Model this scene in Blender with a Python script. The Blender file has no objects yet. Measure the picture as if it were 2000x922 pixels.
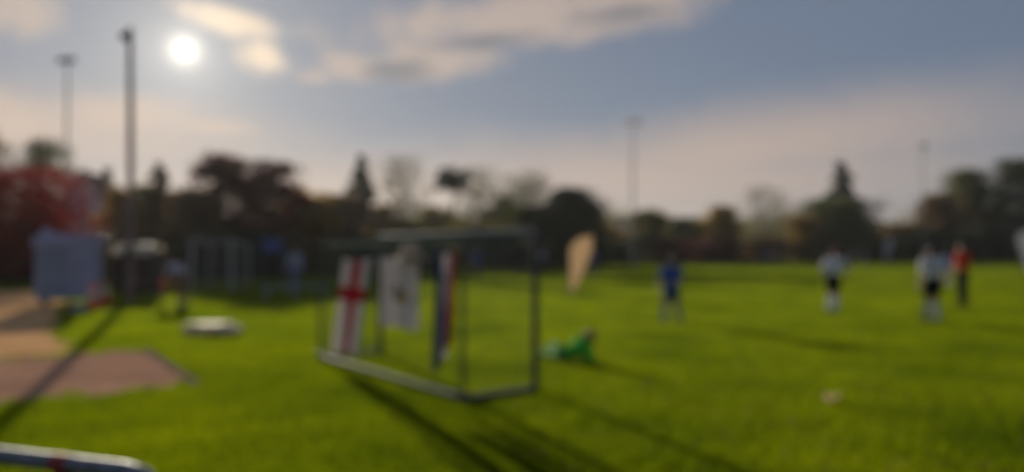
import bpy, bmesh, math, random
import numpy as np
from mathutils import Vector, Matrix

# ------------------------------------------------------------------ camera, sky, sun, exposure
SC = bpy.context.scene
COL = SC.collection
EYE = 1.63
cam_data = bpy.data.cameras.new('camera')
cam = bpy.data.objects.new('camera', cam_data)
COL.objects.link(cam)
cam.location = (0, 0, EYE)
cam.rotation_euler = (math.radians(90 + 1.15), 0, 0)
cam_data.sensor_width = 36.0
cam_data.lens = 26.0
cam_data.clip_start = 0.05
cam_data.clip_end = 6000
# the photograph is out of focus everywhere: the lens is focused close, on nothing in the frame
cam_data.dof.use_dof = True
cam_data.dof.focus_distance = 0.5
cam_data.dof.aperture_fstop = 2.55
SC.camera = cam

SUN_AZ = math.radians(-24.0)        # from +Y (view axis) towards +X
SUN_EL = math.radians(14.0)
SUN_DIR = Vector((math.sin(SUN_AZ) * math.cos(SUN_EL), math.cos(SUN_AZ) * math.cos(SUN_EL), math.sin(SUN_EL)))

sun_data = bpy.data.lights.new('sun', 'SUN')
sun_data.energy = 5.0
sun_data.angle = math.radians(0.6)
sun_data.color = (1.0, 0.88, 0.70)
sun = bpy.data.objects.new('sun', sun_data)
COL.objects.link(sun)
sun.rotation_euler = (-SUN_DIR).to_track_quat('-Z', 'Y').to_euler()
sun.location = (-30, 60, 40)

SC.view_settings.view_transform = 'Standard'
SC.view_settings.look = 'None'
SC.view_settings.exposure = 0.15
SC.view_settings.gamma = 1.0
SC.view_settings.use_curve_mapping = False
SC.render.engine = 'CYCLES'
SC.cycles.use_denoising = True
SC.cycles.max_bounces = 8
SC.cycles.volume_bounces = 0
SC.cycles.transparent_max_bounces = 8


def direction(px, py):
    """World direction of a point of the sky seen at a bearing (tangent units about the view axis)."""
    v = Vector(((px - 1000) / 1444.0, 1.0, (490 - py) / 1444.0))
    return v.normalized()


def build_world():
    w = bpy.data.worlds.new('World')
    SC.world = w
    w.use_nodes = True
    nt = w.node_tree
    nt.nodes.clear()
    N = nt.nodes.new
    L = nt.links.new

    def math_(op, a, b=None, c=None, clamp=False):
        n = N('ShaderNodeMath'); n.operation = op; n.use_clamp = clamp
        for i, v in enumerate((a, b, c)):
            if v is None: continue
            if isinstance(v, (int, float)): n.inputs[i].default_value = v
            else: L(v, n.inputs[i])
        return n.outputs[0]

    def vmath(op, a, b=None):
        n = N('ShaderNodeVectorMath'); n.operation = op
        for i, v in enumerate((a, b)):
            if v is None: continue
            if isinstance(v, (tuple, Vector)): n.inputs[i].default_value = tuple(v)
            else: L(v, n.inputs[i])
        return n.outputs['Value'] if op in ('DOT_PRODUCT', 'LENGTH') else n.outputs[0]

    def mix(fac, a, b, mode='MIX'):
        n = N('ShaderNodeMix'); n.data_type = 'RGBA'; n.blend_type = mode; n.clamp_factor = True
        if isinstance(fac, (int, float)): n.inputs[0].default_value = fac
        else: L(fac, n.inputs[0])
        for i, v in ((6, a), (7, b)):
            if isinstance(v, tuple): n.inputs[i].default_value = (*v, 1)
            else: L(v, n.inputs[i])
        return n.outputs[2]

    def smooth(v, lo, hi):
        n = N('ShaderNodeMapRange'); n.interpolation_type = 'SMOOTHSTEP'
        L(v, n.inputs[0]); n.inputs[1].default_value = lo; n.inputs[2].default_value = hi
        return n.outputs[0]

    tc = N('ShaderNodeTexCoord')
    d = tc.outputs['Generated']
    sky = N('ShaderNodeTexSky')
    sky.sky_type = 'NISHITA'
    sky.sun_disc = False
    sky.sun_elevation = SUN_EL
    sky.sun_rotation = SUN_AZ
    sky.air_density = 1.0
    sky.dust_density = 0.4
    sky.ozone_density = 2.2
    sep = N('ShaderNodeSeparateXYZ'); L(d, sep.inputs[0])
    # flat cloud deck: direction projected on a plane overhead
    zz = math_('ADD', math_('MAXIMUM', sep.outputs[2], 0.0), 0.10)
    comb = N('ShaderNodeCombineXYZ')
    L(math_('DIVIDE', sep.outputs[0], zz), comb.inputs[0])
    L(math_('DIVIDE', sep.outputs[1], zz), comb.inputs[1])
    deck = comb.outputs[0]

    def noise(vec, scale, detail, rough=0.55, dist=0.0):
        n = N('ShaderNodeTexNoise')
        n.inputs['Scale'].default_value = scale; n.inputs['Detail'].default_value = detail
        n.inputs['Roughness'].default_value = rough; n.inputs['Distortion'].default_value = dist
        L(vec, n.inputs['Vector'])
        return n.outputs['Fac']
    n_big = noise(deck, 0.55, 5)
    n_fine = noise(d, 13.0, 8, 0.62, 0.6)
    n_mid = noise(d, 4.0, 6, 0.55, 0.2)

    wob = math_('MULTIPLY', math_('SUBTRACT', n_fine, 0.5), 2.2)

    def cloud(px, py, hw, hh, tilt=0.0, soft=False):
        """Soft cloud body: an ellipse about a bearing, broken up by noise."""
        c = direction(px, py)
        right = Vector((c.y, -c.x, 0)).normalized()
        up = right.cross(c).normalized()
        ct, st = math.cos(tilt), math.sin(tilt)
        r2 = right * ct + up * st
        u2 = up * ct - right * st
        h = vmath('DOT_PRODUCT', d, tuple(r2 / (hw / 1444.0)))
        h = math_('SUBTRACT', h, c.dot(r2) / (hw / 1444.0))
        v = vmath('DOT_PRODUCT', d, tuple(u2 / (hh / 1444.0)))
        v = math_('SUBTRACT', v, c.dot(u2) / (hh / 1444.0))
        rr = math_('ADD', math_('MULTIPLY', h, h), math_('MULTIPLY', v, v))
        rr = math_('ADD', math_('SQRT', rr), math_('MULTIPLY', wob, 0.25) if soft else wob)
        front = math_('GREATER_THAN', vmath('DOT_PRODUCT', d, tuple(c)), 0.3)
        return math_('MULTIPLY', math_('SUBTRACT', 1.0, smooth(rr, *((0.0, 1.9) if soft else (0.25, 1.40)))), front)

    def many(lst):
        out = None
        for a in lst:
            k = cloud(*a)
            out = k if out is None else math_('MAXIMUM', out, k)
        return out

    base = mix(1.0, sky.outputs[0], (SKY_GAIN * 0.92, SKY_GAIN, SKY_GAIN * 1.45), 'MULTIPLY')
    # thin high veil that greys the blue
    veil = math_('ADD', math_('MULTIPLY', smooth(n_big, 0.35, 0.75), 0.25), 0.30)
    col = mix(veil, base, VEIL)
    # thin cloud evens the brightness out: x / (1 + k x)
    den = N('ShaderNodeVectorMath'); den.operation = 'MULTIPLY_ADD'
    L(col, den.inputs[0]); den.inputs[1].default_value = (EVEN,) * 3; den.inputs[2].default_value = (1, 1, 1)
    dv = N('ShaderNodeVectorMath'); dv.operation = 'DIVIDE'
    L(col, dv.inputs[0]); L(den.outputs[0], dv.inputs[1])
    col = mix(1.0, dv.outputs[0], (0.96, 1.0, 1.07), 'MULTIPLY')
    # broad low pink bank
    bank = many([(1420, 300, 420, 70, 0.12, True), (1250, 350, 560, 75, 0.0, True), (80, 260, 360, 60, 0.0, True), (750, 385, 900, 75, 0.0, True)])
    col = mix(math_('MULTIPLY', bank, 0.72), col, PEACH_DIM)
    # sunlit cumulus shreds
    lit = many([(690, 130, 85, 28, 0.05), (860, 112, 150, 38, 0.12), (975, 38, 250, 60, 0.1), (1200, 15, 180, 48, 0.1),
                (250, 225, 135, 32, 0.05), (20, 235, 80, 36, 0.0), (400, 245, 70, 16, 0.0), (610, 150, 40, 16, 0.0), (25, 10, 60, 45, 0.0)])
    col = mix(math_('MULTIPLY', lit, 0.75), col, PEACH)
    bright = many([(455, 40, 80, 24, -0.15), (515, 112, 46, 34, -0.5)])
    col = mix(math_('MULTIPLY', bright, 0.9), col, CREAM)
    dark = many([(765, 136, 62, 20, 0.0), (940, 80, 95, 20, 0.1), (1215, 24, 90, 20, 0.05)])
    col = mix(math_('MULTIPLY', dark, 0.75), col, SHADE)
    # clouds over the rest of the sky, of the same kind
    other = math_('MULTIPLY', smooth(n_big, 0.56, 0.72), smooth(n_mid, 0.35, 0.6))
    outside = math_('SUBTRACT', 1.0, smooth(vmath('DOT_PRODUCT', d, (0, 0.985, 0.17)), 0.55, 0.75))
    col = mix(math_('MULTIPLY', math_('MULTIPLY', other, outside), 0.7), col, PEACH)
    # the sun itself, shining through thin cloud, with its aureole
    cosang = vmath('DOT_PRODUCT', d, tuple(SUN_DIR))
    ang = math_('ARCCOSINE', math_('MINIMUM', cosang, 0.9999999))
    q_ = math_('MULTIPLY', ang, 1 / 0.0150)
    core = math_('MULTIPLY', math_('POWER', 2.71828, math_('MULTIPLY', math_('MULTIPLY', q_, q_), -1.0)), 0.85)
    core = math_('ADD', core, math_('MULTIPLY', math_('POWER', 2.71828, math_('MULTIPLY', ang, -26.0)), 0.42))
    halo = math_('MULTIPLY', math_('POWER', 2.71828, math_('MULTIPLY', ang, -5.0)), 0.12)
    glow = math_('ADD', core, halo)
    gl = N('ShaderNodeMix'); gl.data_type = 'RGBA'; gl.blend_type = 'MULTIPLY'; gl.inputs[0].default_value = 1
    gl.inputs[6].default_value = (1.0, 0.92, 0.76, 1)
    cg = N('ShaderNodeCombineXYZ')
    for i in range(3): L(glow, cg.inputs[i])
    L(cg.outputs[0], gl.inputs[7])
    addc = mix(1.0, col, gl.outputs[2], 'ADD')
    bg = N('ShaderNodeBackground')
    L(addc, bg.inputs[0])
    bg.inputs[1].default_value = 1.0
    out = N('ShaderNodeOutputWorld')
    L(bg.outputs[0], out.inputs[0])


EVEN = 2.6
SKY_GAIN = 0.080                       # strength of the Sky Texture
VEIL = (0.27, 0.33, 0.46)
PEACH = (0.49, 0.38, 0.31)
PEACH_DIM = (0.50, 0.375, 0.30)
CREAM = (0.80, 0.63, 0.46)
SHADE = (0.15, 0.155, 0.18)
build_world()

# ------------------------------------------------------------------ helpers
random.seed(7)
RNG = np.random.default_rng(11)


def X(px, depth):
    """sideways metres of a bearing at a distance"""
    return (px - 1000) / 1444.0 * depth


def tag(o, label=None, cat=None, group=None, kind=None):
    if label: o['label'] = label
    if cat: o['category'] = cat
    if group: o['group'] = group
    if kind: o['kind'] = kind
    return o


def empty(name, loc, rz=0.0):
    o = bpy.data.objects.new(name, None)
    o.empty_display_size = 0.3
    COL.objects.link(o)
    o.location = loc
    o.rotation_euler = (0, 0, rz)
    return o


def link(name, me, mats, parent=None, loc=None):
    o = bpy.data.objects.new(name, me)
    COL.objects.link(o)
    for m in (mats if isinstance(mats, (list, tuple)) else [mats]):
        if len(me.materials) < (len(mats) if isinstance(mats, (list, tuple)) else 1):
            me.materials.append(m)
    if parent is not None: o.parent = parent
    if loc is not None: o.location = loc
    return o


def np_mesh(name, verts, quads=None, tris=None, smooth=False):
    """Fast mesh from numpy arrays."""
    me = bpy.data.meshes.new(name)
    verts = np.asarray(verts, dtype=np.float32)
    me.vertices.add(len(verts))
    me.vertices.foreach_set('co', verts.ravel())
    loops, starts, totals, s = [], [], [], 0
    if quads is not None and len(quads):
        q = np.asarray(quads, dtype=np.int32)
        loops.append(q.ravel()); starts.append(np.arange(len(q)) * 4 + s); s += len(q) * 4
    if tris is not None and len(tris):
        t = np.asarray(tris, dtype=np.int32)
        loops.append(t.ravel()); starts.append(np.arange(len(t)) * 3 + s); s += len(t) * 3
    lv = np.concatenate(loops); st = np.concatenate(starts)
    me.loops.add(len(lv)); me.loops.foreach_set('vertex_index', lv.astype(np.int32))
    me.polygons.add(len(st)); me.polygons.foreach_set('loop_start', st.astype(np.int32))
    me.update(calc_edges=True)
    me.validate()
    if smooth:
        me.polygons.foreach_set('use_smooth', np.ones(len(me.polygons), dtype=bool))
    return me


class MB:
    """collects boxes, tubes and sheets into one mesh"""
    def __init__(self):
        self.v, self.f, self.m = [], [], []

    def add(self, v, f, mi=0):
        b = len(self.v)
        self.v += [tuple(p) for p in v]
        self.f += [tuple(i + b for i in q) for q in f]
        self.m += [mi] * len(f)
        return self

    def box(self, c, s, rz=0.0, bev=0.0, mi=0, M=None):
        bm = bmesh.new()
        bmesh.ops.create_cube(bm, size=1.0)
        for v in bm.verts: v.co = Vector((v.co.x * s[0], v.co.y * s[1], v.co.z * s[2]))
        if bev > 0:
            bmesh.ops.bevel(bm, geom=bm.edges[:], offset=bev, segments=2, affect='EDGES', profile=0.6)
        R = Matrix.Translation(c) @ (M if M is not None else Matrix.Rotation(rz, 4, 'Z'))
        bm.verts.index_update()
        self.add([R @ v.co for v in bm.verts], [[v.index for v in f.verts] for f in bm.faces], mi)
        bm.free()
        return self

    def tube(self, pts, r, n=8, cap=True, mi=0):
        pts = [Vector(p) for p in pts]
        if isinstance(r, (int, float)): r = [r] * len(pts)
        rings, prev = [], None
        for i, p in enumerate(pts):
            t = (pts[min(i + 1, len(pts) - 1)] - pts[max(i - 1, 0)]).normalized()
            if prev is None:
                a = t.cross(Vector((0, 0, 1)))
                if a.length < 1e-3: a = t.cross(Vector((1, 0, 0)))
                a.normalize()
            else:
                a = (prev - t * prev.dot(t)).normalized()
            prev = a
            b = t.cross(a)
            rings.append([p + (a * math.cos(2 * math.pi * k / n) + b * math.sin(2 * math.pi * k / n)) * r[i] for k in range(n)])
        v = [q for R_ in rings for q in R_]
        f = []
        for i in range(len(pts) - 1):
            for k in range(n):
                f.append((i * n + k, i * n + (k + 1) % n, (i + 1) * n + (k + 1) % n, (i + 1) * n + k))
        if cap:
            f.append(tuple(reversed(range(n))))
            f.append(tuple((len(pts) - 1) * n + k for k in range(n)))
        return self.add(v, f, mi)

    def lathe(self, prof, n=20, c=(0, 0, 0), mi=0):
        v, f = [], []
        for (r, z) in prof:
            for k in range(n):
                a = 2 * math.pi * k / n
                v.append((c[0] + r * math.cos(a), c[1] + r * math.sin(a), c[2] + z))
        for i in range(len(prof) - 1):
            for k in range(n):
                f.append((i * n + k, i * n + (k + 1) % n, (i + 1) * n + (k + 1) % n, (i + 1) * n + k))
        f.append(tuple(reversed(range(n))))
        f.append(tuple((len(prof) - 1) * n + k for k in range(n)))
        return self.add(v, f, mi)

    def build(self, name, mats, parent=None, smooth=False, loc=None):
        me = bpy.data.meshes.new(name)
        me.from_pydata(self.v, [], self.f)
        me.update()
        if any(self.m): me.polygons.foreach_set('material_index', self.m)
        if smooth:
            me.polygons.foreach_set('use_smooth', [True] * len(me.polygons))
            try: me.set_sharp_from_angle(angle=math.radians(40))
            except Exception: pass
        return link(name, me, mats, parent, loc)


def mat(name, rgb, rough=0.7, metal=0.0, var=0.12, scale=6.0, bump=0.0, bump_scale=40.0, spec=0.4, transl=0.0, dark=None):
    """Principled material with procedural colour variation and fine relief."""
    m = bpy.data.materials.new(name)
    m.use_nodes = True
    nt = m.node_tree
    N, L = nt.nodes.new, nt.links.new
    b = nt.nodes['Principled BSDF']
    out = nt.nodes['Material Output']
    tc = N('ShaderNodeTexCoord')
    no = N('ShaderNodeTexNoise'); no.inputs['Scale'].default_value = scale; no.inputs['Detail'].default_value = 6
    L(tc.outputs['Object'], no.inputs['Vector'])
    ramp = N('ShaderNodeValToRGB')
    lo = dark if dark else tuple(max(0, c * (1 - 2 * var)) for c in rgb)
    hi = tuple(min(1, c * (1 + var)) for c in rgb)
    ramp.color_ramp.elements[0].position = 0.3; ramp.color_ramp.elements[0].color = (*lo, 1)
    ramp.color_ramp.elements[1].position = 0.7; ramp.color_ramp.elements[1].color = (*hi, 1)
    L(no.outputs['Fac'], ramp.inputs[0])
    L(ramp.outputs[0], b.inputs['Base Color'])
    b.inputs['Roughness'].default_value = rough
    b.inputs['Metallic'].default_value = metal
    b.inputs['Specular IOR Level'].default_value = spec
    if bump:
        n2 = N('ShaderNodeTexNoise'); n2.inputs['Scale'].default_value = bump_scale; n2.inputs['Detail'].default_value = 8
        L(tc.outputs['Object'], n2.inputs['Vector'])
        bp = N('ShaderNodeBump'); bp.inputs['Strength'].default_value = bump; bp.inputs['Distance'].default_value = 0.02
        L(n2.outputs['Fac'], bp.inputs['Height']); L(bp.outputs[0], b.inputs['Normal'])
    if transl:
        t = N('ShaderNodeBsdfTranslucent'); L(ramp.outputs[0], t.inputs[0])
        mx = N('ShaderNodeMixShader'); mx.inputs[0].default_value = transl
        L(b.outputs[0], mx.inputs[1]); L(t.outputs[0], mx.inputs[2]); L(mx.outputs[0], out.inputs[0])
    return m


def leaf_mat(name, a, b_, transl=0.4, tgain=1.5, spec=0.25, patch=0.5, pscale=0.5):
    """Leaf: each leaf its own colour between two tones; light passes through it."""
    m = bpy.data.materials.new(name)
    m.use_nodes = True
    nt = m.node_tree
    N, L = nt.nodes.new, nt.links.new
    bs = nt.nodes['Principled BSDF']
    out = nt.nodes['Material Output']
    g = N('ShaderNodeNewGeometry')
    tc = N('ShaderNodeTexCoord')
    no = N('ShaderNodeTexNoise'); no.inputs['Scale'].default_value = pscale; no.inputs['Detail'].default_value = 4
    L(tc.outputs['Object'], no.inputs['Vector'])
    pm = N('ShaderNodeMath'); pm.operation = 'MULTIPLY'; pm.inputs[1].default_value = patch
    L(no.outputs['Fac'], pm.inputs[0])
    ha = N('ShaderNodeMath'); ha.operation = 'MULTIPLY_ADD'; ha.inputs[1].default_value = 1 - patch
    L(g.outputs['Random Per Island'], ha.inputs[0]); L(pm.outputs[0], ha.inputs[2])
    r = N('ShaderNodeValToRGB')
    r.color_ramp.elements[0].position = 0.2 + 0.3 * max(0, patch - 0.5); r.color_ramp.elements[0].color = (*a, 1)
    r.color_ramp.elements[1].position = 0.8 - 0.3 * max(0, patch - 0.5); r.color_ramp.elements[1].color = (*b_, 1)
    L(ha.outputs[0], r.inputs[0])
    L(r.outputs[0], bs.inputs['Base Color'])
    bs.inputs['Roughness'].default_value = 0.55
    bs.inputs['Specular IOR Level'].default_value = spec
    gm = N('ShaderNodeMix'); gm.data_type = 'RGBA'; gm.blend_type = 'MULTIPLY'; gm.inputs[0].default_value = 1
    L(r.outputs[0], gm.inputs[6]); gm.inputs[7].default_value = (tgain, tgain, tgain * 0.6, 1)
    t = N('ShaderNodeBsdfTranslucent'); L(gm.outputs[2], t.inputs[0])
    mx = N('ShaderNodeMixShader'); mx.inputs[0].default_value = transl
    L(bs.outputs[0], mx.inputs[1]); L(t.outputs[0], mx.inputs[2]); L(mx.outputs[0], out.inputs[0])
    return m


# ------------------------------------------------------------------ materials
M = {}
M['bark'] = mat('bark', (0.075, 0.058, 0.045), 0.9, var=0.3, scale=5, bump=0.6, bump_scale=25)
M['bark_pale'] = mat('bark_pale', (0.16, 0.14, 0.12), 0.9, var=0.3, scale=5, bump=0.5, bump_scale=25)
M['bark_pine'] = mat('bark_pine', (0.16, 0.085, 0.05), 0.9, var=0.3, scale=5, bump=0.5, bump_scale=25)
M['leaf_green'] = leaf_mat('leaf_green', (0.038, 0.052, 0.014), (0.095, 0.105, 0.028))
M['leaf_dark'] = leaf_mat('leaf_dark', (0.016, 0.026, 0.012), (0.040, 0.055, 0.022), 0.25)
M['leaf_olive'] = leaf_mat('leaf_olive', (0.080, 0.075, 0.016), (0.19, 0.160, 0.030))
M['leaf_gold'] = leaf_mat('leaf_gold', (0.15, 0.095, 0.022), (0.32, 0.20, 0.045), 0.5)
M['leaf_brown'] = leaf_mat('leaf_brown', (0.075, 0.046, 0.026), (0.18, 0.110, 0.052))
M['leaf_copper'] = leaf_mat('leaf_copper', (0.050, 0.018, 0.016), (0.13, 0.035, 0.03))
M['leaf_red'] = leaf_mat('leaf_red', (0.075, 0.002, 0.005), (0.20, 0.007, 0.012), 0.5)
M['leaf_grey'] = leaf_mat('leaf_grey', (0.07, 0.075, 0.05), (0.13, 0.13, 0.09))
M['alu'] = mat('weathered_aluminium', (0.085, 0.098, 0.088), 0.6, metal=0.1, var=0.12, scale=9, bump=0.1)
M['alu_grey'] = mat('grey_painted_aluminium', (0.06, 0.068, 0.056), 0.5, metal=0.1, var=0.15, scale=9, bump=0.1)
M['bar_grey'] = mat('pale_grey_bar', (0.16, 0.165, 0.15), 0.6, var=0.12, scale=8, bump=0.1)
M['white_paint'] = mat('worn_white_paint', (0.62, 0.61, 0.57), 0.45, var=0.1, scale=8, bump=0.1)
M['galv'] = mat('galvanised_steel', (0.24, 0.25, 0.27), 0.6, metal=0.6, var=0.18, scale=30, bump=0.15, bump_scale=80)
M['dark_metal'] = mat('dark_metal', (0.06, 0.06, 0.062), 0.5, metal=0.4, var=0.2, scale=12)
M['mast'] = mat('mast_steel', (0.26, 0.26, 0.26), 0.55, metal=0.4, var=0.15, scale=3)
M['wood_pole'] = mat('weathered_timber', (0.30, 0.20, 0.165), 0.85, var=0.25, scale=4, bump=0.5, bump_scale=30)
M['net'] = mat('green_net_cord', (0.10, 0.15, 0.10), 0.8, var=0.1)
M['net_pale'] = mat('pale_net_cord', (0.30, 0.30, 0.27), 0.8, var=0.1)
M['glass'] = mat('dull_glass', (0.05, 0.055, 0.06), 0.08, var=0.1, spec=0.6)
M['lamp_glass'] = mat('lamp_glass', (0.35, 0.36, 0.38), 0.12, var=0.1, spec=0.6)
M['concrete'] = mat('concrete', (0.24, 0.19, 0.165), 0.9, var=0.2, scale=7, bump=0.5, bump_scale=60)
M['black_plastic'] = mat('black_plastic', (0.02, 0.02, 0.022), 0.45, var=0.2)


def sand_mat(name, a, b_):
    m = bpy.data.materials.new(name); m.use_nodes = True
    nt = m.node_tree; N, L = nt.nodes.new, nt.links.new
    bs = nt.nodes['Principled BSDF']
    tc = N('ShaderNodeTexCoord')
    n1 = N('ShaderNodeTexNoise'); n1.inputs['Scale'].default_value = 1.4; n1.inputs['Detail'].default_value = 8; n1.inputs['Roughness'].default_value = 0.65
    n2 = N('ShaderNodeTexNoise'); n2.inputs['Scale'].default_value = 60; n2.inputs['Detail'].default_value = 4
    L(tc.outputs['Object'], n1.inputs['Vector']); L(tc.outputs['Object'], n2.inputs['Vector'])
    mx = N('ShaderNodeMath'); mx.operation = 'MULTIPLY_ADD'; mx.inputs[1].default_value = 0.35
    L(n2.outputs['Fac'], mx.inputs[0])
    sc_ = N('ShaderNodeMath'); sc_.operation = 'MULTIPLY'; sc_.inputs[1].default_value = 0.7
    L(n1.outputs['Fac'], sc_.inputs[0]); L(sc_.outputs[0], mx.inputs[2])
    r = N('ShaderNodeValToRGB')
    r.color_ramp.elements[0].position = 0.38; r.color_ramp.elements[0].color = (*a, 1)
    r.color_ramp.elements[1].position = 0.66; r.color_ramp.elements[1].color = (*b_, 1)
    L(mx.outputs[0], r.inputs[0]); L(r.outputs[0], bs.inputs['Base Color'])
    bs.inputs['Roughness'].default_value = 0.95
    bs.inputs['Specular IOR Level'].default_value = 0.0
    bp = N('ShaderNodeBump'); bp.inputs['Strength'].default_value = 0.8; bp.inputs['Distance'].default_value = 0.03
    L(mx.outputs[0], bp.inputs['Height']); L(bp.outputs[0], bs.inputs['Normal'])
    return m


M['clay'] = sand_mat('trodden_red_clay', (0.26, 0.145, 0.098), (0.52, 0.30, 0.205))
M['sand'] = sand_mat('dry_sand', (0.50, 0.27, 0.125), (0.80, 0.47, 0.23))


def grass_ground_mat():
    m = bpy.data.materials.new('mown_turf'); m.use_nodes = True
    nt = m.node_tree; N, L = nt.nodes.new, nt.links.new
    bs = nt.nodes['Principled BSDF']; out = nt.nodes['Material Output']
    tc = N('ShaderNodeTexCoord')

    def noise(sc_, det, ro=0.6):
        n = N('ShaderNodeTexNoise'); n.inputs['Scale'].default_value = sc_; n.inputs['Detail'].default_value = det
        n.inputs['Roughness'].default_value = ro
        L(tc.outputs['Object'], n.inputs['Vector']); return n.outputs['Fac']
    big, mid, fine = noise(0.12, 5), noise(0.9, 6), noise(14, 6, 0.7)
    a = N('ShaderNodeMath'); a.operation = 'MULTIPLY_ADD'; L(mid, a.inputs[0]); a.inputs[1].default_value = 0.5
    b = N('ShaderNodeMath'); b.operation = 'MULTIPLY'; L(big, b.inputs[0]); b.inputs[1].default_value = 0.5
    L(b.outputs[0], a.inputs[2])
    c = N('ShaderNodeMath'); c.operation = 'MULTIPLY_ADD'; L(fine, c.inputs[0]); c.inputs[1].default_value = 0.35
    d = N('ShaderNodeMath'); d.operation = 'MULTIPLY'; L(a.outputs[0], d.inputs[0]); d.inputs[1].default_value = 0.65
    L(d.outputs[0], c.inputs[2])
    r = N('ShaderNodeValToRGB')
    e = r.color_ramp.elements
    e[0].position = 0.34; e[0].color = (*GRASS_LO, 1)
    e[1].position = 0.66; e[1].color = (*GRASS_HI, 1)
    L(c.outputs[0], r.inputs[0]); L(r.outputs[0], bs.inputs['Base Color'])
    bs.inputs['Roughness'].default_value = 0.9
    bs.inputs['Specular IOR Level'].default_value = 0.0
    bs.inputs['Sheen Weight'].default_value = 0.0
    bp = N('ShaderNodeBump'); bp.inputs['Strength'].default_value = 0.9; bp.inputs['Distance'].default_value = 0.05
    L(fine, bp.inputs['Height']); L(bp.outputs[0], bs.inputs['Normal'])
    return m


GRASS_LO = (0.022, 0.032, 0.002)
GRASS_HI = (0.055, 0.072, 0.003)
M['turf'] = grass_ground_mat()
M['blade'] = leaf_mat('grass_blade', (0.052, 0.090, 0.001), (0.192, 0.235, 0.001), 0.6, 1.9, 0.04, 0.78, 0.55)
M['dry_leaf'] = leaf_mat('dry_leaf', (0.16, 0.085, 0.03), (0.33, 0.20, 0.08), 0.3, 1.2)

# ------------------------------------------------------------------ ground, far hill, bare ground
G = MB()
S = 1500.0
n = 24
gv = [(-S + 2 * S * i / n, -200 + (S + 200) * j / n, 0.0) for j in range(n + 1) for i in range(n + 1)]
gf = [(j * (n + 1) + i, j * (n + 1) + i + 1, (j + 1) * (n + 1) + i + 1, (j + 1) * (n + 1) + i) for j in range(n) for i in range(n)]
G.add(gv, gf)
tag(G.build('ground', M['turf']), 'mown grass of the playing field reaching to the trees', 'ground', kind='structure')


def hill():
    nx, ny = 120, 14
    v, f = [], []
    for j in range(ny + 1):
        t = j / ny
        for i in range(nx + 1):
            x = -1100 + 2200 * i / nx
            h = 26 + 11 * math.sin(x * 0.0043 + 1.0) + 6 * math.sin(x * 0.013 + 0.4) + 2.0 * math.sin(x * 0.051)
            h += 1.6 * RNG.random()
            prof = math.sin(min(1.0, t * 1.05) * math.pi / 2) if t < 0.95 else 1.0
            v.append((x, 640 + 240 * t, max(-0.5, h * prof - 0.5)))
    for j in range(ny):
        for i in range(nx):
            a = j * (nx + 1) + i
            f.append((a, a + 1, a + nx + 2, a + nx + 1))
    b = MB().add(v, f)
    return tag(b.build('hill', M['hill'], smooth=True), 'low wooded hillside far beyond the trees', 'hill', kind='structure')


M['hill'] = mat('wooded_hillside', (0.055, 0.065, 0.035), 0.95, var=0.4, scale=0.05, bump=1.0, bump_scale=0.2)
hill()


def sheet(name, poly, z, m, label, cat):
    """irregular ground sheet, fanned into a fine outline"""
    pts = []
    P_ = [Vector((p[0], p[1], 0)) for p in poly]
    for i, p in enumerate(P_):
        q = P_[(i + 1) % len(P_)]
        seg = max(2, int((q - p).length / 0.35))
        for k in range(seg):
            t = k / seg
            nrm = Vector((-(q - p).y, (q - p).x, 0)).normalized()
            pts.append(p.lerp(q, t) + nrm * (random.uniform(-0.16, 0.16)))
    b = MB().add([(p.x, p.y, z) for p in pts], [tuple(range(len(pts)))])
    return tag(b.build(name, m), label, cat, kind='structure')


U = Vector((-0.82, -0.57, 0)).normalized()       # the long way of the bare pit
V = Vector((0.57, -0.82, 0)).normalized()
A0 = Vector((-6.15, 12.25, 0))
A1 = A0 + V * 4.0
sheet('bare_clay_pit', [A0, A0 + U * 11, A1 + U * 11, A1], 0.004, M['clay'], 'reddish brown bare pit sunk in the grass, bottom left', 'pit')
sheet('sand_path', [(-6.85, 11.82), (-9.0, 14.6), (-11.1, 18.2), (-15.6, 26.0), (-18.6, 30.5), (-30, 27), (-22, 15), (-14.0, 6.86)], 0.008,
      M['sand'], 'pale sandy path between the pit and the blue hut', 'path')

# kerb stones along the pit's end
M['kerb'] = mat('earthy_concrete', (0.30, 0.22, 0.175), 0.95, var=0.25, scale=7, bump=0.5, bump_scale=60, spec=0.0)
kerb = empty('kerb', (A0 + V * 2.0)[:])
tag(kerb, 'row of brownish concrete kerb stones at the end of the bare pit', 'kerb')
kb = MB().box((0, 0, 0), (0.085, 0.76, 0.12), bev=0.012)
km = None
for k in range(5):
    c = V * (-2.0 + 0.4 + 0.8 * k) - U * 0.07
    if km is None:
        o = kb.build('kerb_stone', M['kerb'], kerb); km = o.data
    else:
        o = link('kerb_stone', km, M['kerb'], kerb)
    o.location = (c.x, c.y, -0.042 + 0.008 * random.random())
    o.rotation_euler = (0, 0, math.atan2(V.y, V.x) - math.pi / 2 + random.uniform(-0.02, 0.02))


# ------------------------------------------------------------------ grass blades and fallen leaves
def in_pit(x, y):
    rx, ry = x - A0.x, y - A0.y
    u = rx * U.x + ry * U.y
    v = rx * V.x + ry * V.y
    rag = 0.34 * np.sin(3.1 * u + 2.0 * np.sin(5.3 * v)) * np.sin(7.7 * u + 1.0) + 0.10 * np.sin(23 * u + 3 * v)
    pit = (u > -0.15) & (u < 11) & (v > 0.12 + rag) & (v < 3.88 - rag)
    # sand path: left of its ragged right edge
    ex = np.interp(y, [6.86, 11.82, 14.6, 18.2, 26.0, 30.5], [-14.0, -6.85, -9.0, -11.1, -15.6, -18.6])
    ex = ex + 0.25 * np.sin(2.3 * y) * np.sin(6.1 * y + 1) - 0.12
    return pit | ((x < ex) & (y > 6.9) & (y < 30.5))


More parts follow.
